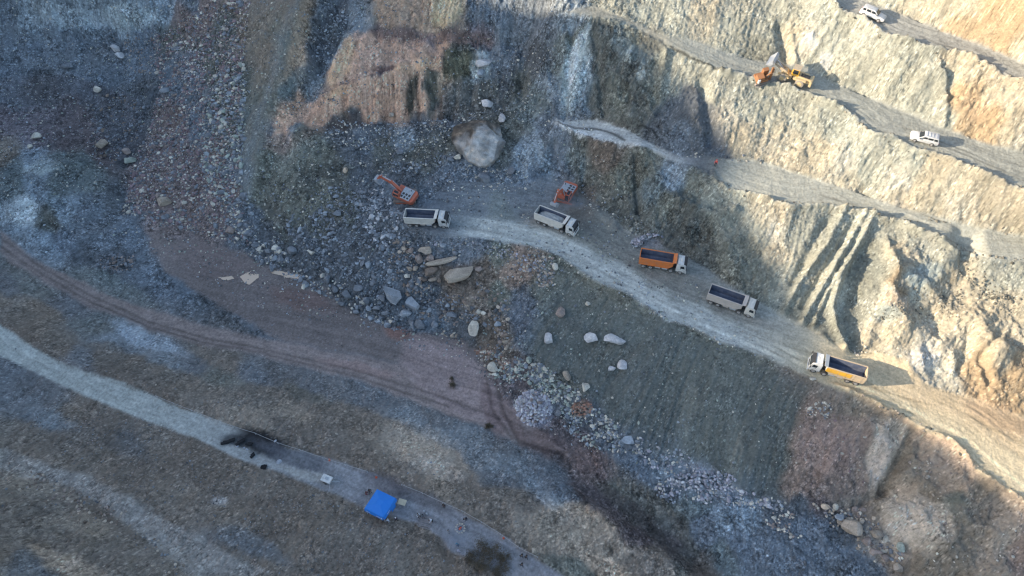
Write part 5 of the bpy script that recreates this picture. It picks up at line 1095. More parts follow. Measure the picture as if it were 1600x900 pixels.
        m = MB(); m.prism([(-4.3, 1.1), (-4.2, 1.18), (-1.5, 1.18), (-1.4, 1.1), (-1.4, 1.07), (-4.3, 1.07)], s_*.75, s_*1.2); m.build('mudguard', MT_['black'], t)
        for x_ in (3.55, 1.75): wheel(t, x_, s_*1.02, .52, .32)
        for x_ in (-2.15, -3.55): wheel(t, x_, s_*.93, .52, .55)
        m = MB(); m.box(x0-.05, x0+.02, s_*.75, s_*1.1, .9, 1.05); m.build('tail_light', MT_['red'], t)
    m = MB(); m.box(4.45, 4.66, -1.2, 1.2, .42, .8); m.build('bumper', MT_['white'], t, .05)
    m = MB(); m.box(4.53, 4.57, -.65, .65, .95, 1.45); m.build('grille', MT_['black'], cab)
    return t
tr1 = truck('white dump truck with an empty bed, leftmost on the road, below the digging excavator', 'cream', 'white'); place(tr1, 669, 349, -7)
tr2 = truck('white dump truck being loaded with earth beneath the right-hand excavator', 'cream', 'white'); place(tr2, 869, 354, -29)
tr3 = truck('dump truck with an orange bed and a white cab', 'orange', 'white'); place(tr3, 1034, 416, -14)
tr4 = truck('dusty beige dump truck with an empty bed, driving right in front of the orange one', 'beige', 'cream'); place(tr4, 1141, 478, -26)
tr5 = truck('dump truck with a yellow and sandy bed heading left into the sunlight', 'sandy', 'white', headc='cream'); place(tr5, 1303, 583, 159)
m = MB(); m.box(-2.2, 1.9, 1.25, 1.30, 1.75, 2.85); m.build('side_panel', MT_['yellow'], [c for c in tr5.children if c.name.startswith('bed')][0])
# earth in the truck under the digger
co, fc = ICO[4]; q = co.copy(); q = np.sign(q)*np.abs(q)**.7*np.array([2.75, 1.02, .62]); q[:, 2] += .22*fbm(q[:, 0], q[:, 1], 1.1, 5, 4)+.2*q[:, 0]/3
me = mesh_from('earth_load', q+np.array([-1.1, 0, 2.0]), fc, sh(106,118,132)*(1+.4*fbm(q[:, 0], q[:, 1], .5, 8, 3))[:, None], M_rock)
ld = bpy.data.objects.new('earth_load', me); C.objects.link(ld); ld.matrix_world = tr2.matrix_world.copy(); tag(ld, 'heap of grey earth in the bed of the truck being loaded', 'earth load')

# ---------------------------------------------------------------- excavators
def excavator(label, body_yaw, boom, stick, bucket, deck='grey'):
    t = empty('excavator', label, 'excavator', 'orange excavators at the loading place')
    for s_ in (-1, 1):
        m = MB(); m.prism([(-2.45, .45), (-2.3, .12), (-1.95, 0), (1.95, 0), (2.3, .12), (2.45, .45), (2.35, .8), (2.0, .95), (-2.0, .95), (-2.35, .8)], s_*1.05, s_*1.65)
        for k in range(22):
            xx = -2.1+k*.2; m.box(xx, xx+.1, s_*1.03, s_*1.67, .94, 1.0)
        tk = m.build('track', MT_['track'], t)
        m = MB(); m.box(-1.8, 1.8, s_*1.66, s_*1.7, .3, .65); m.build('track_frame', MT_['exor'], tk)
    m = MB(); m.box(-1.1, 1.1, -1.1, 1.1, .45, .9); m.cyl((0, 0, 1.0), .85, .3, 'z', 24); m.build('undercarriage', MT_['black'], t)
    h = MB(); h.prism([(-2.9, -1.15), (-2.55, -1.5), (1.6, -1.5), (1.6, .3), (1.2, 1.5), (-2.55, 1.5), (-2.9, 1.15)], 1.15, 2.15, 'z')
    Mh = Matrix.Rotation(R(body_yaw), 4, 'Z')
    house = h.build('house', MT_['exor'], t, .08); house.matrix_local = Mh
    m = MB(); m.prism([(-2.1, -1.35), (.3, -1.35), (.3, .35), (.0, 1.4), (-2.1, 1.4)], 2.16, 2.36, 'z')
    for k in range(3): m.box(-1.8+k*.75, -1.3+k*.75, -1.0, -.2, 2.36, 2.44)
    m.build('engine_cover', MT_[deck], house, .03)
    m = MB()
    for a in (-1.9, -1.2, -.5): m.box(a, a+.45, -.0, .5, 2.365, 2.41); m.box(a+.1, a+.5, .75, 1.2, 2.365, 2.41)
    m.build('vent', MT_['black'], house)
    m = MB(); m.prism([(.2, 1.2), (1.95, 1.2), (2.05, 1.9), (1.7, 3.05), (.3, 3.1)], .5, 1.45); cb = m.build('cab', MT_['exor'], house, .05)
    m = MB(); m.prism([(1.97, 1.4), (2.07, 1.9), (1.74, 2.95), (1.70, 2.94), (2.0, 1.9), (1.9, 1.4)], .58, 1.37); m.prism([(.4, 1.9), (1.85, 1.9), (1.6, 2.9), (.4, 2.9)], 1.452, 1.462); m.build('window', MT_['glass'], cb)
    m = MB(); m.prism([(.45, 3.09), (1.5, 3.07), (1.5, 3.12), (.45, 3.13)], .7, 1.25); m.build('roof_window', MT_['glass'], cb)
    m = MB(); m.cyl((-1.5, -.9, 2.6), .09, .5, 'z', 10); m.build('exhaust_pipe', MT_['black'], house)
    P = [Vector((p[0], -.1, p[1])) for p in boom]
    m = MB(); up = .34
    prof = [(boom[0][0], boom[0][1]-.2), (boom[1][0]+.15, boom[1][1]-.5), (boom[2][0], boom[2][1]-.18), (boom[2][0]+.1, boom[2][1]+.16), (boom[1][0]-.1, boom[1][1]+.42), (boom[0][0]-.25, boom[0][1]+.25)]
    m.prism(prof, -.42, .1); bo = m.build('boom', MT_['exor'], house, .03)
    m = MB()
    for s_ in (-.62, .22): m.bar((.9, s_, 1.4), (boom[1][0]-.1, s_, boom[1][1]-.15), .17)
    m.bar((boom[1][0], -.16, boom[1][1]+.55), (boom[2][0]+.05, -.16, boom[2][1]+.55), .16)
    m.build('hydraulic_cylinder', MT_['pale'], bo)
    a, b = boom[2], stick; dx, dz_ = b[0]-a[0], b[1]-a[1]; L_ = math.hypot(dx, dz_); nx_, nz_ = -dz_/L_, dx/L_
    m = MB(); m.prism([(a[0]-dx/L_*.9+nx_*.1, a[1]-dz_/L_*.9+nz_*.1), (a[0]+nx_*.34, a[1]+nz_*.34), (b[0]+nx_*.14, b[1]+nz_*.14), (b[0]-nx_*.14, b[1]-nz_*.14), (a[0]-nx_*.3, a[1]-nz_*.3)], -.36, .04); st = m.build('stick', MT_['exor'], house, .02)
    m = MB(); m.bar((a[0]+nx_*.5, -.16, a[1]+nz_*.5), (b[0]-dx/L_*.5+nx_*.4, -.16, b[1]-dz_/L_*.5+nz_*.4), .13); m.build('hydraulic_cylinder', MT_['pale'], st)
    bp = bucket; cb_, sb_ = math.cos(R(bp)), math.sin(R(bp))
    prof = [(0, 0), (.55, .25), (.62, -.35), (.3, -1.0), (-.3, -1.25), (-.9, -1.05), (-.82, -.98), (-.3, -1.1), (.2, -.9), (.48, -.35), (.35, .05), (-.05, -.1)]
    prof = [(b[0]+p[0]*cb_-p[1]*sb_, b[1]+p[0]*sb_+p[1]*cb_) for p in prof]
    m = MB(); m.prism(prof, -.9, .6)
    side = [(0, 0), (.55, .25), (.62, -.35), (.3, -1.0), (-.3, -1.25), (-.9, -1.05), (-.5, -.5)]
    side = [(b[0]+p[0]*cb_-p[1]*sb_, b[1]+p[0]*sb_+p[1]*cb_) for p in side]
    m.prism(side, -.9, -.84); m.prism(side, .54, .6)
    bk = m.build('bucket', MT_['pale'], house)
    return t
ex1 = excavator('orange excavator with a grey deck digging left into the slope, above the leftmost truck', -26, [(.6, 1.9), (2.7, 4.1), (5.2, 4.5)], (6.5, 2.9), -10)
place(ex1, 634, 309, 176, 4.5, 3)
ex2 = excavator('orange-red excavator with a speckled deck swinging its bucket over the white truck', -100, [(.6, 1.9), (2.2, 4.6), (4.2, 5.5)], (5.5, 4.0), -5)
place(ex2, 884, 310, -18, 4.5, 3)

# ---------------------------------------------------------------- wheel loader and drill rig on the third bench
ld_ = empty('wheel_loader', 'yellow wheel loader with raised bucket on the sunlit bench', 'wheel loader')
for x_ in (1.75, -1.75):
    for y_ in (-1.12, 1.12): wheel(ld_, x_, y_, .86, .62, 'dustytyre', 'loader')
m = MB(); m.prism([(-3.6, 1.1), (-.3, .9), (-.1, 1.2), (-.2, 1.9), (-1.2, 2.05), (-3.5, 1.95), (-3.7, 1.6)], -.75, .75); rear = m.build('rear_body', MT_['loader'], ld_, .06)
m = MB(); m.prism([(-3.95, .75), (-3.45, .75), (-3.45, 1.95), (-3.85, 1.9)], -1.15, 1.15); m.build('counterweight', MT_['loader'], rear, .08)
m = MB(); m.box(-3.2, -1.4, -.5, .5, 2.02, 2.1); m.cyl((-1.9, .35, 2.5), .08, .8, 'z', 10); m.build('engine_grille', MT_['black'], rear)
m = MB(); m.box(.1, 2.3, -.55, .55, .8, 1.45); m.prism([(.9, 1.4), (2.3, 1.4), (1.9, 2.2), (1.3, 2.2)], -.5, .5); m.build('front_frame', MT_['loader'], ld_, .05)
m = MB(); m.box(-.25, .3, -.35, .35, .7, 1.4); m.build('joint', MT_['black'], ld_)
m = MB(); m.prism([(-1.0, 1.8), (.35, 1.8), (.5, 2.3), (.3, 3.3), (-.9, 3.3)], -.75, .75); cb = m.build('cab', MT_['yellow'], ld_, .05)
m = MB(); m.box(-1.05, .45, -.85, .85, 3.3, 3.4); m.build('roof', MT_['sandy'], cb, .03)
m = MB(); m.prism([(-.8, 2.3), (.3, 2.3), (.18, 3.15), (-.8, 3.15)], -.765, .765); m.build('window', MT_['glass'], cb)
for s_ in (-1, 1):
    m = MB(); m.prism([(.55, 1.1), (2.85, 1.5), (2.8, 1.75), (.8, 1.6), (.5, 1.3)], s_*.92, s_*1.32); m.prism([(-2.75, 1.55), (-.75, 1.55), (-.75, 1.8), (-2.75, 1.85)], s_*.76, s_*1.35); m.build('mudguard', MT_['loader'], ld_)
    m = MB(); m.prism([(1.5, 1.9), (2.6, 2.1), (4.1, 2.9), (4.15, 3.2), (2.5, 2.65), (1.4, 2.25)], s_*.42, s_*.68); m.build('lift_arm', MT_['sandy'], ld_, .02)
m = MB(); m.bar((1.7, 0, 1.7), (3.4, 0, 3.1), .18); m.bar((3.3, 0, 3.1), (4.2, 0, 3.6), .2); m.build('tilt_cylinder', MT_['pale'], ld_)
m = MB(); bkp = [(4.1, 2.75), (4.0, 3.3), (4.15, 3.85), (4.5, 4.2), (4.45, 3.7), (4.3, 3.2), (4.55, 2.85), (5.3, 2.75), (5.6, 2.75), (5.6, 2.68), (4.6, 2.62)]
m.prism(bkp, -1.5, 1.5)
for s_ in (-1.5, 1.44): m.prism([(4.1, 2.7), (4.05, 3.3), (4.15, 3.85), (4.5, 4.2), (5.55, 2.75), (4.6, 2.65)], s_, s_+.06)
m.build('bucket', MT_['grey'], ld_)
place(ld_, 1236, 126, 150, 3.5, 2.2)
rg = empty('drill_rig', 'rusty orange tracked drill rig in front of the wheel loader bucket', 'drill rig')
for s_ in (-1, 1):
    m = MB(); m.prism([(-1.6, .35), (-1.3, 0), (1.3, 0), (1.6, .35), (1.35, .65), (-1.35, .65)], s_*.75, s_*1.15); m.build('track', MT_['track'], rg)
m = MB(); m.box(-1.3, 1.0, -1.0, 1.0, .7, 1.3); m.prism([(-1.3, 1.3), (.2, 1.3), (.1, 2.2), (-1.2, 2.1)], -.9, .3); m.build('body', MT_['rust'], rg, .05)
m = MB(); m.box(.1, 1.2, .2, 1.0, 1.3, 2.7); cb = m.build('cab', MT_['rust'], rg, .05)
m = MB(); m.box(.3, 1.21, .3, 1.01, 1.8, 2.5); m.build('window', MT_['glass'], cb)
m = MB(); m.bar((1.6, -.4, .3), (1.3, -.4, 4.3), .3, .35); m.bar((.2, -.4, 1.5), (1.5, -.4, 2.6), .22); m.bar((.9, -.1, 1.0), (1.45, -.3, 3.4), .12)
for k in range(7): m.box(1.3, 1.75, -.62, -.18, .6+k*.5, .68+k*.5)
m.build('mast', MT_['rust'], rg)
m = MB(); m.cyl((-1.0, -1.05, 1.5), .28, .9, 'z', 14); m.build('tank', MT_['white'], rg, .03)
m = MB(); m.bar((-1.5, -1.3, .25), (3.2, -.2, .25), .12); m.bar((-1.2, -1.6, .12), (3.4, -.6, .12), .12); m.build('drill_rod', MT_['wood'], rg)
place(rg, 1190, 121, 10, 2.6, 1.8)

# ---------------------------------------------------------------- cars
def suv(label, spare=False, rack=True):
    t = empty('off_road_car', label, 'car', 'white cars on the benches')
    m = MB(); m.prism([(-2.45, .55), (-2.4, 1.05), (-2.35, 1.12), (1.0, 1.15), (2.2, 1.02), (2.42, .85), (2.45, .5), (2.2, .38), (-2.3, .38)], -.92, .92); body = m.build('body', MT_['white'], t, .07, True)
    m = MB(); m.prism([(-2.32, 1.1), (1.05, 1.12), (.35, 1.72), (.1, 1.78), (-1.9, 1.78), (-2.15, 1.7)], -.82, .82); cabn = m.build('cabin', MT_['white'], t, .06, True)
    m = MB(); m.prism([(1.07, 1.16), (.43, 1.70), (.38, 1.68), (1.0, 1.16)], -.7, .7); m.build('windscreen', MT_['glass'], cabn)
    m = MB(); m.prism([(-2.345, 1.2), (-2.2, 1.62), (-2.16, 1.60), (-2.3, 1.2)], -.66, .66); m.build('rear_window', MT_['glass'], cabn)
    for s_ in (-1, 1):
        for a, b, c_, d_ in ((-2.1, -1.45, -2.0, -1.45), (-1.3, -.45, -1.3, -.45), (-.3, .75, -.3, .2)):
            m = MB(); m.prism([(a, 1.2), (b, 1.2), (d_, 1.62), (c_, 1.62)], s_*.818, s_*.832); m.build('side_window', MT_['glass'], cabn)
        for x_ in (1.5, -1.45):
            wheel(t, x_, s_*.82, .38, .26)
        m = MB(); m.box(.75, .95, s_*.93, s_*1.1, 1.1, 1.28); m.build('mirror', MT_['black'], t)
        m = MB(); m.box(2.38, 2.46, s_*.5, s_*.85, .72, .9); m.build('headlight', MT_['lamp'], t)
        m = MB(); m.box(-2.46, -2.38, s_*.65, s_*.88, .7, 1.0); m.build('tail_light', MT_['red'], t)
    if rack:
        m = MB()
        for s_ in (-.65, .65): m.box(-1.8, .1, s_-.03, s_+.03, 1.83, 1.88)
        for k in range(4): m.box(-1.7+k*.55, -1.65+k*.55, -.65, .65, 1.79, 1.86)
        m.build('roof_rack', MT_['pale'], t)
    return t
place(suv('white estate car with three side windows on the third bench, its shadow reaching right'), 1442, 220, 157, 3, 1.6)
place(suv('white off-road car on the top bench, nose pointing down to the right', rack=False), 1361, 28, -36, 3, 1.6)

# ---------------------------------------------------------------- camp on the lower road
tn = empty('canopy_tent', 'bright blue canopy tent on the lower road', 'tent')
H = 1.85
m = MB(); bm = m.bm; w_ = 1.78
rim_ = [bm.verts.new((a*w_, b*w_, 2.25)) for a, b in ((-1, -1), (1, -1), (1, 1), (-1, 1))]
top = [bm.verts.new((a*.5, b*.5, 2.62)) for a, b in ((-1, -1), (1, -1), (1, 1), (-1, 1))]
rim2 = [bm.verts.new((p.co.x*.985, p.co.y*.985, p.co.z-.03)) for p in rim_]; top2 = [bm.verts.new((p.co.x, p.co.y, p.co.z-.04)) for p in top]
for i in range(4):
    j = (i+1) % 4; bm.faces.new((rim_[i], rim_[j], top[j], top[i])); bm.faces.new((rim2[j], rim2[i], top2[i], top2[j])); bm.faces.new((rim_[j], rim_[i], rim2[i], rim2[j]))
bm.faces.new(top); bm.faces.new(top2[::-1])
roof = m.build('roof', MT_['blue'], tn)
m = MB()
for s_ in (-1, 1):
    m.prism([(s_*w_, 2.25), (s_*(w_+.2), 1.6), (s_*(w_+.17), 1.6), (s_*(w_-.03), 2.25)], -w_, w_, 'x'); m.prism([(s_*w_, 2.25), (s_*(w_+.2), 1.6), (s_*(w_+.17), 1.6), (s_*(w_-.03), 2.25)], -w_, w_)
val = m.build('valance', MT_['blue'], roof)
m = MB()
for a, b in ((-1.5, -.75), (.45, 1.35)):
    for k in range(6): m.box(a+k*(b-a)/6, a+(k+.7)*(b-a)/6, -w_-.16, -w_-.13, 1.75, 1.9)
for a, b in ((-.9, -.3),):
    for k in range(4): m.box(w_+.11, w_+.14, a+k*.18, a+k*.18+.12, 1.8, 1.95)
m.build('lettering', MT_['white'], val)
m = MB(); m.prism([(.2, .1), (1.3, .1), (1.3, 1.9), (.2, 1.9)], w_-.04, w_-.02, 'x'); m.build('side_wall', MT_['blue'], tn)
for a, b in ((-1, -1), (1, -1), (1, 1), (-1, 1)):
    m = MB(); m.bar((a*1.72, b*1.72, 0), (a*1.72, b*1.72, 2.22), .06); m.build('leg', MT_['pale'], tn)
place(tn, 598, 796, -26, 3, 3)
tb = empty('table', 'tan table standing at the right side of the blue tent', 'table')
m = MB(); m.box(-.65, .65, -.48, .48, .72, .77); m.build('tabletop', MT_['tan'], tb, .01)
for a in (-.58, .58):
    for b in (-.4, .4): m = MB(); m.bar((a, b, 0), (a, b, .72), .05); m.build('leg', MT_['pale'], tb)
place(tb, 629, 787, -16, 1.2, .9)
trl = empty('trailer', 'small white two-wheeled trailer with its drawbar to the right on the lower road', 'trailer')
m = MB(); m.box(-.85, .85, -.6, .6, .55, 1.0); m.build('box', MT_['white'], trl, .04)
m = MB(); m.box(-.2, .3, -.2, .25, 1.0, 1.12); m.build('lid_hatch', MT_['grey'], trl)
m = MB(); m.bar((.8, 0, .5), (2.0, .5, .45), .07); m.bar((.8, -.3, .5), (1.2, -1.5, .4), .06); m.cyl((1.95, .5, .25), .06, .45, 'z', 8); m.build('drawbar', MT_['pale'], trl)
for y_ in (-.68, .68): wheel(trl, -.1, y_, .33, .2)
place(trl, 512, 751, -22, 1.4, 1.2)
# fire ring
fr = empty('fire_ring', 'round stone fire ring with orange embers on the road right of the tent', 'fire ring')
pf = at(719, 826)
for k in range(11):
    co, fc = rock_shape(60+k, 2, 6, .8, .05); a = k/11*2*math.pi
    me = mesh_from('stone', co*np.array([.2, .16, .18])+np.array([.72*math.cos(a), .72*math.sin(a), .12]), fc, STONE['pale'], M_rock); o = bpy.data.objects.new('stone', me); C.objects.link(o); o.parent = fr
m = MB(); m.cyl((0, 0, .06), .55, .1, 'z', 16); m.build('ash_bed', MT_['ash'], fr)
rr2 = random.Random(4)
m = MB()
for k in range(7): a = rr2.uniform(0, 6.28); m.bar((-.4*math.cos(a), -.4*math.sin(a), .12), (.35*math.cos(a+.4), .35*math.sin(a+.4), .25), .08)
m.build('firewood', MT_['char'], fr)
m = MB()
for k in range(5): m.cyl((rr2.uniform(-.15, .15), rr2.uniform(-.25, .2), .32), .12, .4, 'z', 7, 0.01)
m.build('flame', MT_['flame'], fr)
fr.location = pf
# charred things on the burnt patch, and a black heap
for i, (a, b, s_, yaw) in enumerate([(352, 692, .9, 10), (361, 689, .8, 20), (376, 691, 1.1, 35), (389, 694, .7, -10), (395, 712, .6, 50)]):
    p = at(a, b+1); m = MB(); m.cyl((0, 0, .22), .24, 1.5*s_, 'x', 10); m.cyl((.2, .3, .16), .16, 1.2*s_, 'x', 8)
    lab = ['charred log farthest left on the lower road', 'charred log second from the left on the lower road', 'thick charred log at the left rim of the black burnt patch', 'charred log inside the black burnt patch', 'short charred log below the black burnt patch'][i]
    o = m.build('charred_log', MT_['char'], None, .04); o.location = p; o.rotation_euler = (0, 0, R(yaw)); tag(o, lab, 'log', 'charred logs on the burnt patch')
co, fc = rock_shape(51, 3, 4, .7, .15); me = mesh_from('soot_heap', co*np.array([.62, .58, .5]), fc, np.array([.015, .015, .016]), M_rock)
o = bpy.data.objects.new('soot_heap', me); o.location = at(412, 731); C.objects.link(o); tag(o, 'round black heap on the lower edge of the camp road', 'heap')
for i, (a, b, s_) in enumerate([(436, 722, .5), (370, 697, .3), (386, 702, .28), (381, 700, .2), (430, 689, .3), (362, 687, .25)]):
    co, fc = rock_shape(70+i, 2, 6, .6, .05); me = mesh_from('ash_lump', co*s_, fc, np.array([.42, .43, .46]), M_rock); o = bpy.data.objects.new('ash_lump', me); o.location = at(a, b); C.objects.link(o)
    tag(o, ['pale ash lump below the burnt patch, the largest one', 'pale ash lump beside the thick charred log', 'pale ash lump at the lower left of the burnt patch', 'tiny pale ash lump between two larger ones', 'pale lump by the tape above the burnt patch', 'pale ash lump on the second charred log'][i], 'lump', 'pale lumps around the burnt patch')
# pile of poles
pl = empty('pole_stack', 'stack of grey weathered poles between the seated people, right of the tent', 'pole stack')
for k in range(12):
    m = MB(); yy = (k-6)*.16; m.bar((-1.0+rr2.uniform(-.3, .3), yy, .08+.05*(k % 3)), (1.0+rr2.uniform(-.3, .3), yy+rr2.uniform(-.2, .2), .08+.06*(k % 2)), .1); m.build('pole', MT_['wood'], pl)
place(pl, 664, 815, -12, 1.6, 1.2)
# tape barrier along the outer edge of the camp road
def tape(P, label, h=.7):
    root = empty('tape_barrier', label, 'barrier')
    pts3 = [at(a, b) for a, b in P]; root.location = pts3[0]
    m = MB(); o0 = pts3[0]
    for a, b in zip(pts3[:-1], pts3[1:]):
        n = 6
        for i in range(n):
            f0, f1 = i/n, (i+1)/n; s0, s1 = .14*math.sin(math.pi*f0), .14*math.sin(math.pi*f1)
            pa = a.lerp(b, f0)-o0; pb = a.lerp(b, f1)-o0; m.bar(pa+Vector((0, 0, h-s0)), pb+Vector((0, 0, h-s1)), .05, .04)
    m.build('tape', MT_['rope'], root)
    for p in pts3: m = MB(); m.bar(p-o0, p-o0+Vector((0, 0, h+.1)), .06); m.build('post', MT_['pale'], root)
tape([(246, 621), (272, 632), (300, 643), (330, 655), (365, 668), (400, 679), (435, 694), (470, 705), (505, 717), (540, 728), (575, 739)], 'thin pale tape barrier along the outer edge of the camp road, left of the tent')
tape([(628, 759), (660, 772), (692, 787), (722, 800), (752, 817), (782, 836), (812, 858), (840, 872)], 'thin pale tape barrier beyond the people, right of the tent')
tape([(243, 622), (234, 638), (224, 657)], 'short tape stretched across the camp road at its left')
for i, (a, b) in enumerate([(515, 719), (588, 746), (787, 841)]):
    m = MB(); m.cyl((0, 0, .03), .2, .05, 'z', 12); m.cyl((0, 0, .35), .17, .62, 'z', 12, .04); o = m.build('traffic_cone', MT_['redtape']); o.location = at(a, b)
    tag(o, ['orange-red cone by the tape above the white trailer', 'orange-red cone at the tape gap above the blue tent', 'orange-red cone at the tape near the brush, rightmost'][i], 'traffic cone', 'cones along the tape')

# smoke of the camp fire, and dust where the truck is loaded
def puff(name, label, c, r, dens, colr):
    co, fc = ICO[3]; me = mesh_from(name, co*np.array(r), fc, np.ones(3), M_rock); me.materials.clear()
    m = bpy.data.materials.new(name); m.use_nodes = True; N, L = m.node_tree.nodes, m.node_tree.links; N.remove(N['Principled BSDF'])
    vol = N.new('ShaderNodeVolumePrincipled'); vol.inputs['Color'].default_value = (*colr, 1); L.new(vol.outputs[0], N['Material Output'].inputs['Volume'])
    tc = N.new('ShaderNodeTexCoord'); n = N.new('ShaderNodeTexNoise'); n.inputs['Scale'].default_value = .7; n.inputs['Detail'].default_value = 4; L.new(tc.outputs['Object'], n.inputs['Vector'])
    ln = N.new('ShaderNodeVectorMath'); ln.operation = 'LENGTH'; dv = N.new('ShaderNodeVectorMath'); dv.operation = 'DIVIDE'; dv.inputs[1].default_value = r; L.new(tc.outputs['Object'], dv.inputs[0]); L.new(dv.outputs[0], ln.inputs[0])
    f = N.new('ShaderNodeMapRange'); f.inputs['From Min'].default_value = 1; f.inputs['From Max'].default_value = .2; f.inputs['To Max'].default_value = dens*2; L.new(ln.outputs['Value'], f.inputs['Value'])
    g = N.new('ShaderNodeMapRange'); g.inputs['From Min'].default_value = .35; g.inputs['From Max'].default_value = .65; L.new(n.outputs['Fac'], g.inputs['Value'])
    mu = N.new('ShaderNodeMath'); mu.operation = 'MULTIPLY'; L.new(f.outputs[0], mu.inputs[0]); L.new(g.outputs[0], mu.inputs[1]); L.new(mu.outputs[0], vol.inputs['Density'])
    me.materials.append(m); o = bpy.data.objects.new(name, me); o.location = c; C.objects.link(o); tag(o, label, kind='stuff')
puff('smoke', 'thin bluish smoke drifting over the camp beside the fire ring', at(710, 843)+Vector((0, 0, 1.2)), (2.6, 2.4, 1.6), .22, (.8, .85, 1))
puff('dust', 'thin pale dust over the truck being loaded', at(892, 332)+Vector((0, 0, 3.0)), (3.6, 2.2, 2.0), .10, (.8, .85, .95))

# puddles
def puddle(P, label):
    c = at(sum(p[0] for p in P)/len(P), sum(p[1] for p in P)/len(P)); z = c.z+.07
    bm = bmesh.new(); rr3 = random.Random(int(P[0][0])); vs_ = []
    for (a, b), (a2, b2) in zip(P, P[1:]+P[:1]):
        for k in range(5):
            t_ = k/5; q = W(a+(a2-a)*t_+rr3.uniform(-.8, .8), b+(b2-b)*t_+rr3.uniform(-.5, .5), z); vs_.append(bm.verts.new((q[0]-c.x, q[1]-c.y, 0)))
    bm.faces.new(vs_); bmesh.ops.recalc_face_normals(bm, faces=bm.faces); me = bpy.data.meshes.new('puddle'); bm.to_mesh(me); bm.free(); me.materials.append(M_mud)
    if me.polygons[0].normal.z < 0: me.flip_normals()
    o = bpy.data.objects.new('puddle', me); o.location = (c.x, c.y, z); C.objects.link(o); o['kind'] = 'structure'; o['label'] = label
M_mud, t_, b_ = new_mat('muddy_water', .18); b_.inputs['Base Color'].default_value = (.68, .50, .36, 1); b_.inputs['Specular IOR Level'].default_value = .5
puddle([(375,432),(383,427),(393,423),(404,426),(405,432),(398,438),(390,445),(381,441)], 'round pale puddle in the middle')
puddle([(338,432),(350,433),(362,431),(366,435),(356,438),(348,437)], 'thin pale puddle at the left')
puddle([(421,418),(430,420),(445,425),(458,428),(474,430),(473,437),(460,435),(448,434),(438,430),(424,427)], 'long pale puddle at the right')

# ---------------------------------------------------------------- brush
M_leaf = paint('dry_leaves', (.12, .095, .06), .9, .5, (.13, .10, .06), 3); M_twig = paint('twigs', (.20, .17, .14), .9, .3)
def shrub(label, pu, pv_, rad, hgt, n, seed, group=None, green=None):
    t = empty('shrub', label, 'shrub', group); r = random.Random(seed); m = MB(); tips = []
    for k in range(int(14+rad*5)):
        a = r.uniform(0, 6.28); q = r.uniform(.2, 1); e = Vector((math.cos(a)*rad*q, math.sin(a)*rad*q, hgt*r.uniform(.5, 1)*(1.15-q*.5))); s0 = Vector((e.x*.3, e.y*.3, 0))
        mid = s0.lerp(e, .5)+Vector((r.uniform(-.1, .1), r.uniform(-.1, .1), .1)); m.bar(s0, mid, .05); m.bar(mid, e, .03); tips += [mid, e]
        for _ in range(3):
            f = mid.lerp(e, r.random())+Vector((r.uniform(-.35, .35), r.uniform(-.35, .35), r.uniform(0, .3)))*rad*.4; m.bar(mid, f, .02); tips.append(f)
    m.build('branches', M_twig, t)
    m = MB(); bm = m.bm
    for k in range(n):
        c = r.choice(tips)+Vector((r.gauss(0, .16), r.gauss(0, .16), r.gauss(0, .1)))*max(rad, .6); s_ = r.uniform(.05, .12)
        d1 = Vector((r.gauss(0, 1), r.gauss(0, 1), r.gauss(0, .6))).normalized()*s_; d2 = d1.cross(Vector((r.gauss(0, 1), r.gauss(0, 1), r.gauss(0, 1)))).normalized()*s_*.6
        bm.faces.new([bm.verts.new(c-d1), bm.verts.new(c+d2), bm.verts.new(c+d1), bm.verts.new(c-d2)])
    me = bpy.data.meshes.new('foliage'); bm.to_mesh(me); bm.free(); me.materials.append(green or M_leaf); o = bpy.data.objects.new('foliage', me); C.objects.link(o); o.parent = t
    t.location = at(pu, pv_); return t
for i, (a, b, rad, hg, lab) in enumerate([(752, 858, 1.3, 1.0, 'dark dry bush nearest the fire ring, top of the thicket'), (772, 868, 1.5, 1.2, 'broad dark bush in the middle of the thicket by the road'), (752, 884, 1.5, 1.1, 'dark bush at the lower left of the thicket'), (782, 892, 1.4, 1.1, 'dark bush at the lower right of the thicket, by the picture edge'), (733, 869, .9, .8, 'small dry bush at the left side of the thicket'), (790, 875, 1.0, .9, 'small dark bush touching the road at the right of the thicket')]):
    shrub(lab, a, b, rad*1.15, hg, int(520*rad), 20+i, 'brush beside the camp road')
shrub('small dark green shrub at the edge of the purple floor', 764, 667, .8, .6, 500, 31)
shrub('dark shrub pair standing on the brown floor left of the rounded white block', 708, 602, .8, .5, 380, 33)
shrub('low dark tuft above the shrub pair on the brown floor', 706, 592, .4, .4, 160, 34)

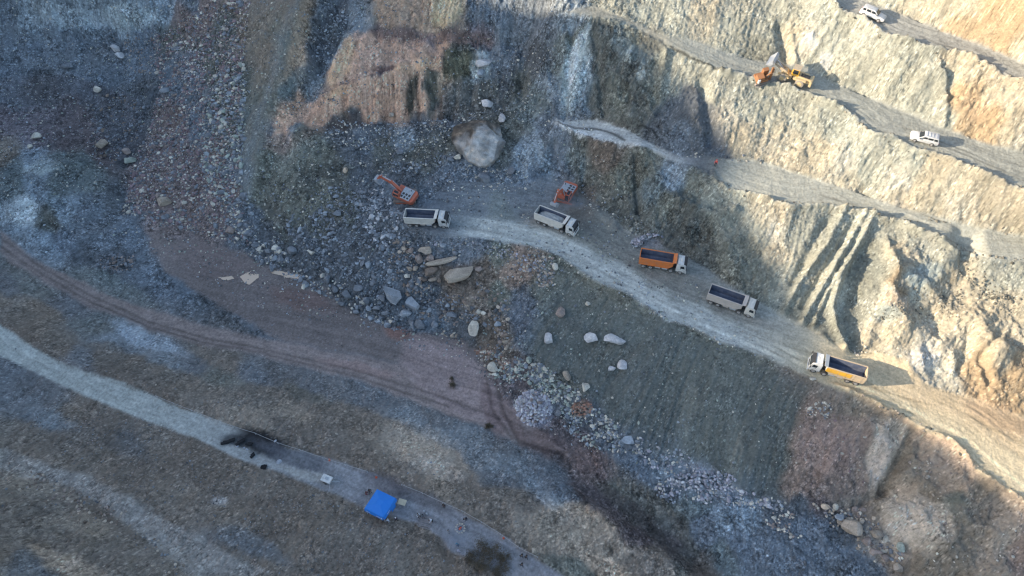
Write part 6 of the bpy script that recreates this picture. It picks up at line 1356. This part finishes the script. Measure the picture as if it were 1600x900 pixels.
# ---------------------------------------------------------------- people
M_body, tb_, bb_ = new_mat('skin_and_cloth', .85); a_ = tb_.nodes.new('ShaderNodeAttribute'); a_.attribute_name = 'tint'; tb_.links.new(a_.outputs['Color'], bb_.inputs['Base Color'])
SKIN = np.array([.45, .28, .2])
def person(label, pu, pv_, yaw, top, bottom, pose='stand', hair=(.02, .018, .015), hat=None, scale=1.0, point=None):
    top, bottom = np.array(top), np.array(bottom)
    J = {'pelvis': (0, 0, .95), 'chest': (0, 0, 1.3), 'neck': (0, 0, 1.5), 'head': (.02, 0, 1.66)}
    lean = 0
    if pose == 'stand': legs = [((0, .1, .9), (.02, .12, .5), (0, .13, .08), (.17, .14, .04)), ((0, -.1, .9), (.03, -.12, .5), (0, -.14, .08), (.17, -.16, .04))]; arms = [((0, .2, 1.43), (-.02, .27, 1.15), (.08, .28, .9), (.1, .27, .8)), ((0, -.2, 1.43), (-.02, -.27, 1.15), (.1, -.25, .9), (.13, -.24, .8))]
    elif pose == 'walk': legs = [((0, .1, .9), (.2, .11, .55), (.3, .11, .1), (.46, .12, .06)), ((0, -.1, .9), (-.02, -.12, .5), (-.3, -.12, .14), (-.17, -.13, .04))]; arms = [((0, .2, 1.43), (-.12, .25, 1.15), (-.1, .27, .9), (-.05, .27, .82)), ((0, -.2, 1.43), (.1, -.25, 1.15), (.3, -.22, .98), (.36, -.2, .95))]
    elif pose == 'sit': 
        J = {'pelvis': (0, 0, .38), 'chest': (.06, 0, .72), 'neck': (.1, 0, .92), 'head': (.15, 0, 1.07)}
        legs = [((0, .1, .36), (.42, .15, .45), (.5, .15, .08), (.66, .16, .04)), ((0, -.1, .36), (.42, -.15, .45), (.5, -.15, .08), (.66, -.16, .04))]; arms = [((.08, .2, .86), (.15, .27, .62), (.36, .18, .56), (.43, .14, .55)), ((.08, -.2, .86), (.15, -.27, .62), (.36, -.18, .56), (.43, -.14, .55))]
    else:  # bending forward
        J = {'pelvis': (-.05, 0, .9), 'chest': (.2, 0, 1.15), 'neck': (.36, 0, 1.26), 'head': (.5, 0, 1.33)}
        legs = [((-.05, .1, .86), (.05, .12, .48), (0, .13, .08), (.17, .14, .04)), ((-.05, -.1, .86), (.05, -.12, .48), (0, -.14, .08), (.17, -.16, .04))]; arms = [((.3, .2, 1.22), (.4, .25, .95), (.55, .2, .78), (.62, .18, .7)), ((.3, -.2, 1.22), (.4, -.25, .95), (.55, -.2, .78), (.62, -.18, .7))]
    V, E, Rd, K = [J['pelvis'], J['chest'], J['neck'], J['head']], [(0, 1), (1, 2), (2, 3)], [.15, .175, .06, .105], ['b', 't', 's', 's']
    for l in legs:
        s0 = len(V); V += list(l); Rd += [.095, .07, .05, .04]; K += ['b', 'b', 'b', 'f']; E += [(0, s0), (s0, s0+1), (s0+1, s0+2), (s0+2, s0+3)]
    for l in arms:
        s0 = len(V); V += list(l); Rd += [.062, .048, .035, .035]; K += ['t', 't', 't', 's']; E += [(1, s0), (s0, s0+1), (s0+1, s0+2), (s0+2, s0+3)]
        h = Vector(l[3]); d_ = (h-Vector(l[2])).normalized(); sd = Vector((0, 1, 0)).cross(d_).normalized()
        hi_ = V.index(l[3])
        for j in range(4):
            s0 = len(V); o_ = sd*(-.03+.02*j); V += [tuple(h+o_+d_*.03), tuple(h+o_+d_*(.1-.01*abs(j-1.5)))]; Rd += [.011, .009]; K += ['s', 's']; E.append((s0, s0+1)); E.append((V.index(l[3]), s0))
        s0 = len(V); V.append(tuple(h+sd*.055+d_*.02)); Rd.append(.012); K.append('s'); E.append((V.index(l[3]), s0))
    me = bpy.data.meshes.new('tmp'); me.from_pydata([tuple(p) for p in V], E, []); ob = bpy.data.objects.new('tmp', me); C.objects.link(ob)
    md = ob.modifiers.new('s', 'SKIN'); sv = me.skin_vertices[0].data
    for i, r_ in enumerate(Rd): sv[i].radius = (r_, r_); sv[i].use_root = (i == 0)
    sv[1].radius = (.19, .12) if pose != 'bend' else (.13, .17); sv[0].radius = (.15, .12)
    sb = ob.modifiers.new('d', 'SUBSURF'); sb.levels = 1
    dg = bpy.context.evaluated_depsgraph_get(); m2 = bpy.data.meshes.new_from_object(ob.evaluated_get(dg)); bpy.data.objects.remove(ob)
    co = np.array([v.co[:] for v in m2.vertices]); JV = np.array(V, float)
    near = np.argmin(((co[:, None]-JV[None])**2).sum(2)-np.array(Rd)[None]**2*.5, 1)
    cm = {'b': bottom, 't': top, 's': SKIN, 'f': np.array([.02, .02, .02])}
    rgba = np.ones((len(co), 4), np.float32); rgba[:, :3] = [cm[K[i]] for i in near]
    a = m2.color_attributes.new('tint', 'FLOAT_COLOR', 'POINT'); a.data.foreach_set('color', rgba.ravel())
    m2.materials.clear(); m2.materials.append(M_body); m2.polygons.foreach_set('use_smooth', [True]*len(m2.polygons)); m2.name = 'person'
    o = bpy.data.objects.new('person', m2); C.objects.link(o); tag(o, label, 'person')
    c_, fc_ = ICO[2]; hc = np.array(J['head']); q = c_*np.array([.115, .105, .12]); q[:, 2] = np.maximum(q[:, 2], -.02); col_ = hat if hat is not None else hair
    h_ = mesh_from('hat' if hat is not None else 'hair', q+hc+np.array([-.012, 0, .035]), fc_, np.array(col_), M_body, True); ho = bpy.data.objects.new(h_.name, h_); C.objects.link(ho); ho.parent = o
    o.location = point or at(pu, pv_); o.rotation_euler = (0, 0, R(yaw)); o.scale = (scale,)*3
    return o
BK, WH, RDc, GY, NV = (.015, .015, .02), (.68, .68, .7), (.6, .05, .05), (.25, .26, .28), (.02, .035, .09)
person('person in a bright red top standing on the dark ledge of the second bench', 1117, 260, -100, (.75, .06, .05), BK, 'stand', hat=(.7, .08, .06), scale=1.05)
person('person in a dark red top at the left rear edge of the blue tent', 572, 773, 20, (.3, .04, .05), BK, 'sit')
person('person in black beside the red-clad one at the left rear of the tent', 579, 770, -60, BK, BK, 'stand')
person('person in a white cap at the lower left front of the tent', 599, 815, 90, GY, BK, 'stand', hat=WH)
person('person in a pale grey coat crouching in front of the tent', 609, 817, 150, (.45, .47, .5), GY, 'bend')
person('person in dark blue and white at the tent front corner, right of the crouching one', 620, 814, 100, NV, BK, 'stand', hat=WH)
person('person in a white jacket seated at the left end of the pole stack', 653, 805, -50, WH, BK, 'sit')
person('person in grey seated behind the pole stack', 661, 806, -70, GY, (.1, .1, .12), 'sit')
person('person in a white jacket bending at the right end of the pole stack', 676, 815, 200, WH, BK, 'bend')
person('person in black standing alone by the tape, beyond the seated group', 694, 793, -100, (.03, .02, .03), BK, 'stand')
person('person in black with a grey collar beside the tape, above the fire ring', 729, 812, -130, (.02, .02, .03), BK, 'bend', hair=(.02, .02, .02))
person('person in a black and white top left of the fire ring', 701, 833, 20, (.5, .5, .5), BK, 'stand', hair=(.01, .01, .01))
person('person in a teal blue jacket standing below the fire ring', 715, 854, 80, (.02, .2, .34), NV, 'stand', hat=(.04, .26, .4))
person('person in a pale lilac jacket below the teal one, lowest of the group', 717, 864, 60, (.5, .5, .62), GY, 'stand', hat=(.5, .5, .6))
person('person in dark clothes walking at the left of a pair on the lower road', 815, 871, 120, BK, BK, 'walk')
person('person in black walking at the right of a pair on the lower road', 822, 873, 120, (.01, .01, .015), BK, 'walk')
person('person in black with a grey bag walking behind the pair, last on the road', 815, 885, 120, (.03, .03, .04), BK, 'walk')
for i, (a, b, lab) in enumerate([(663, 800, 'slim pale bottle-like canister standing beyond the seated people'), (667, 804, 'short pale canister right of the slim one')]):
    m = MB(); m.cyl((0, 0, .3), .14, .6, 'z', 12); m.cyl((0, 0, .66), .06, .14, 'z', 8); o = m.build('canister', MT_['pale']); o.location = at(a, b); tag(o, lab, 'canister')
bpy.context.view_layer.update()

print('TIMER e', round(time.time()-T_0, 1))
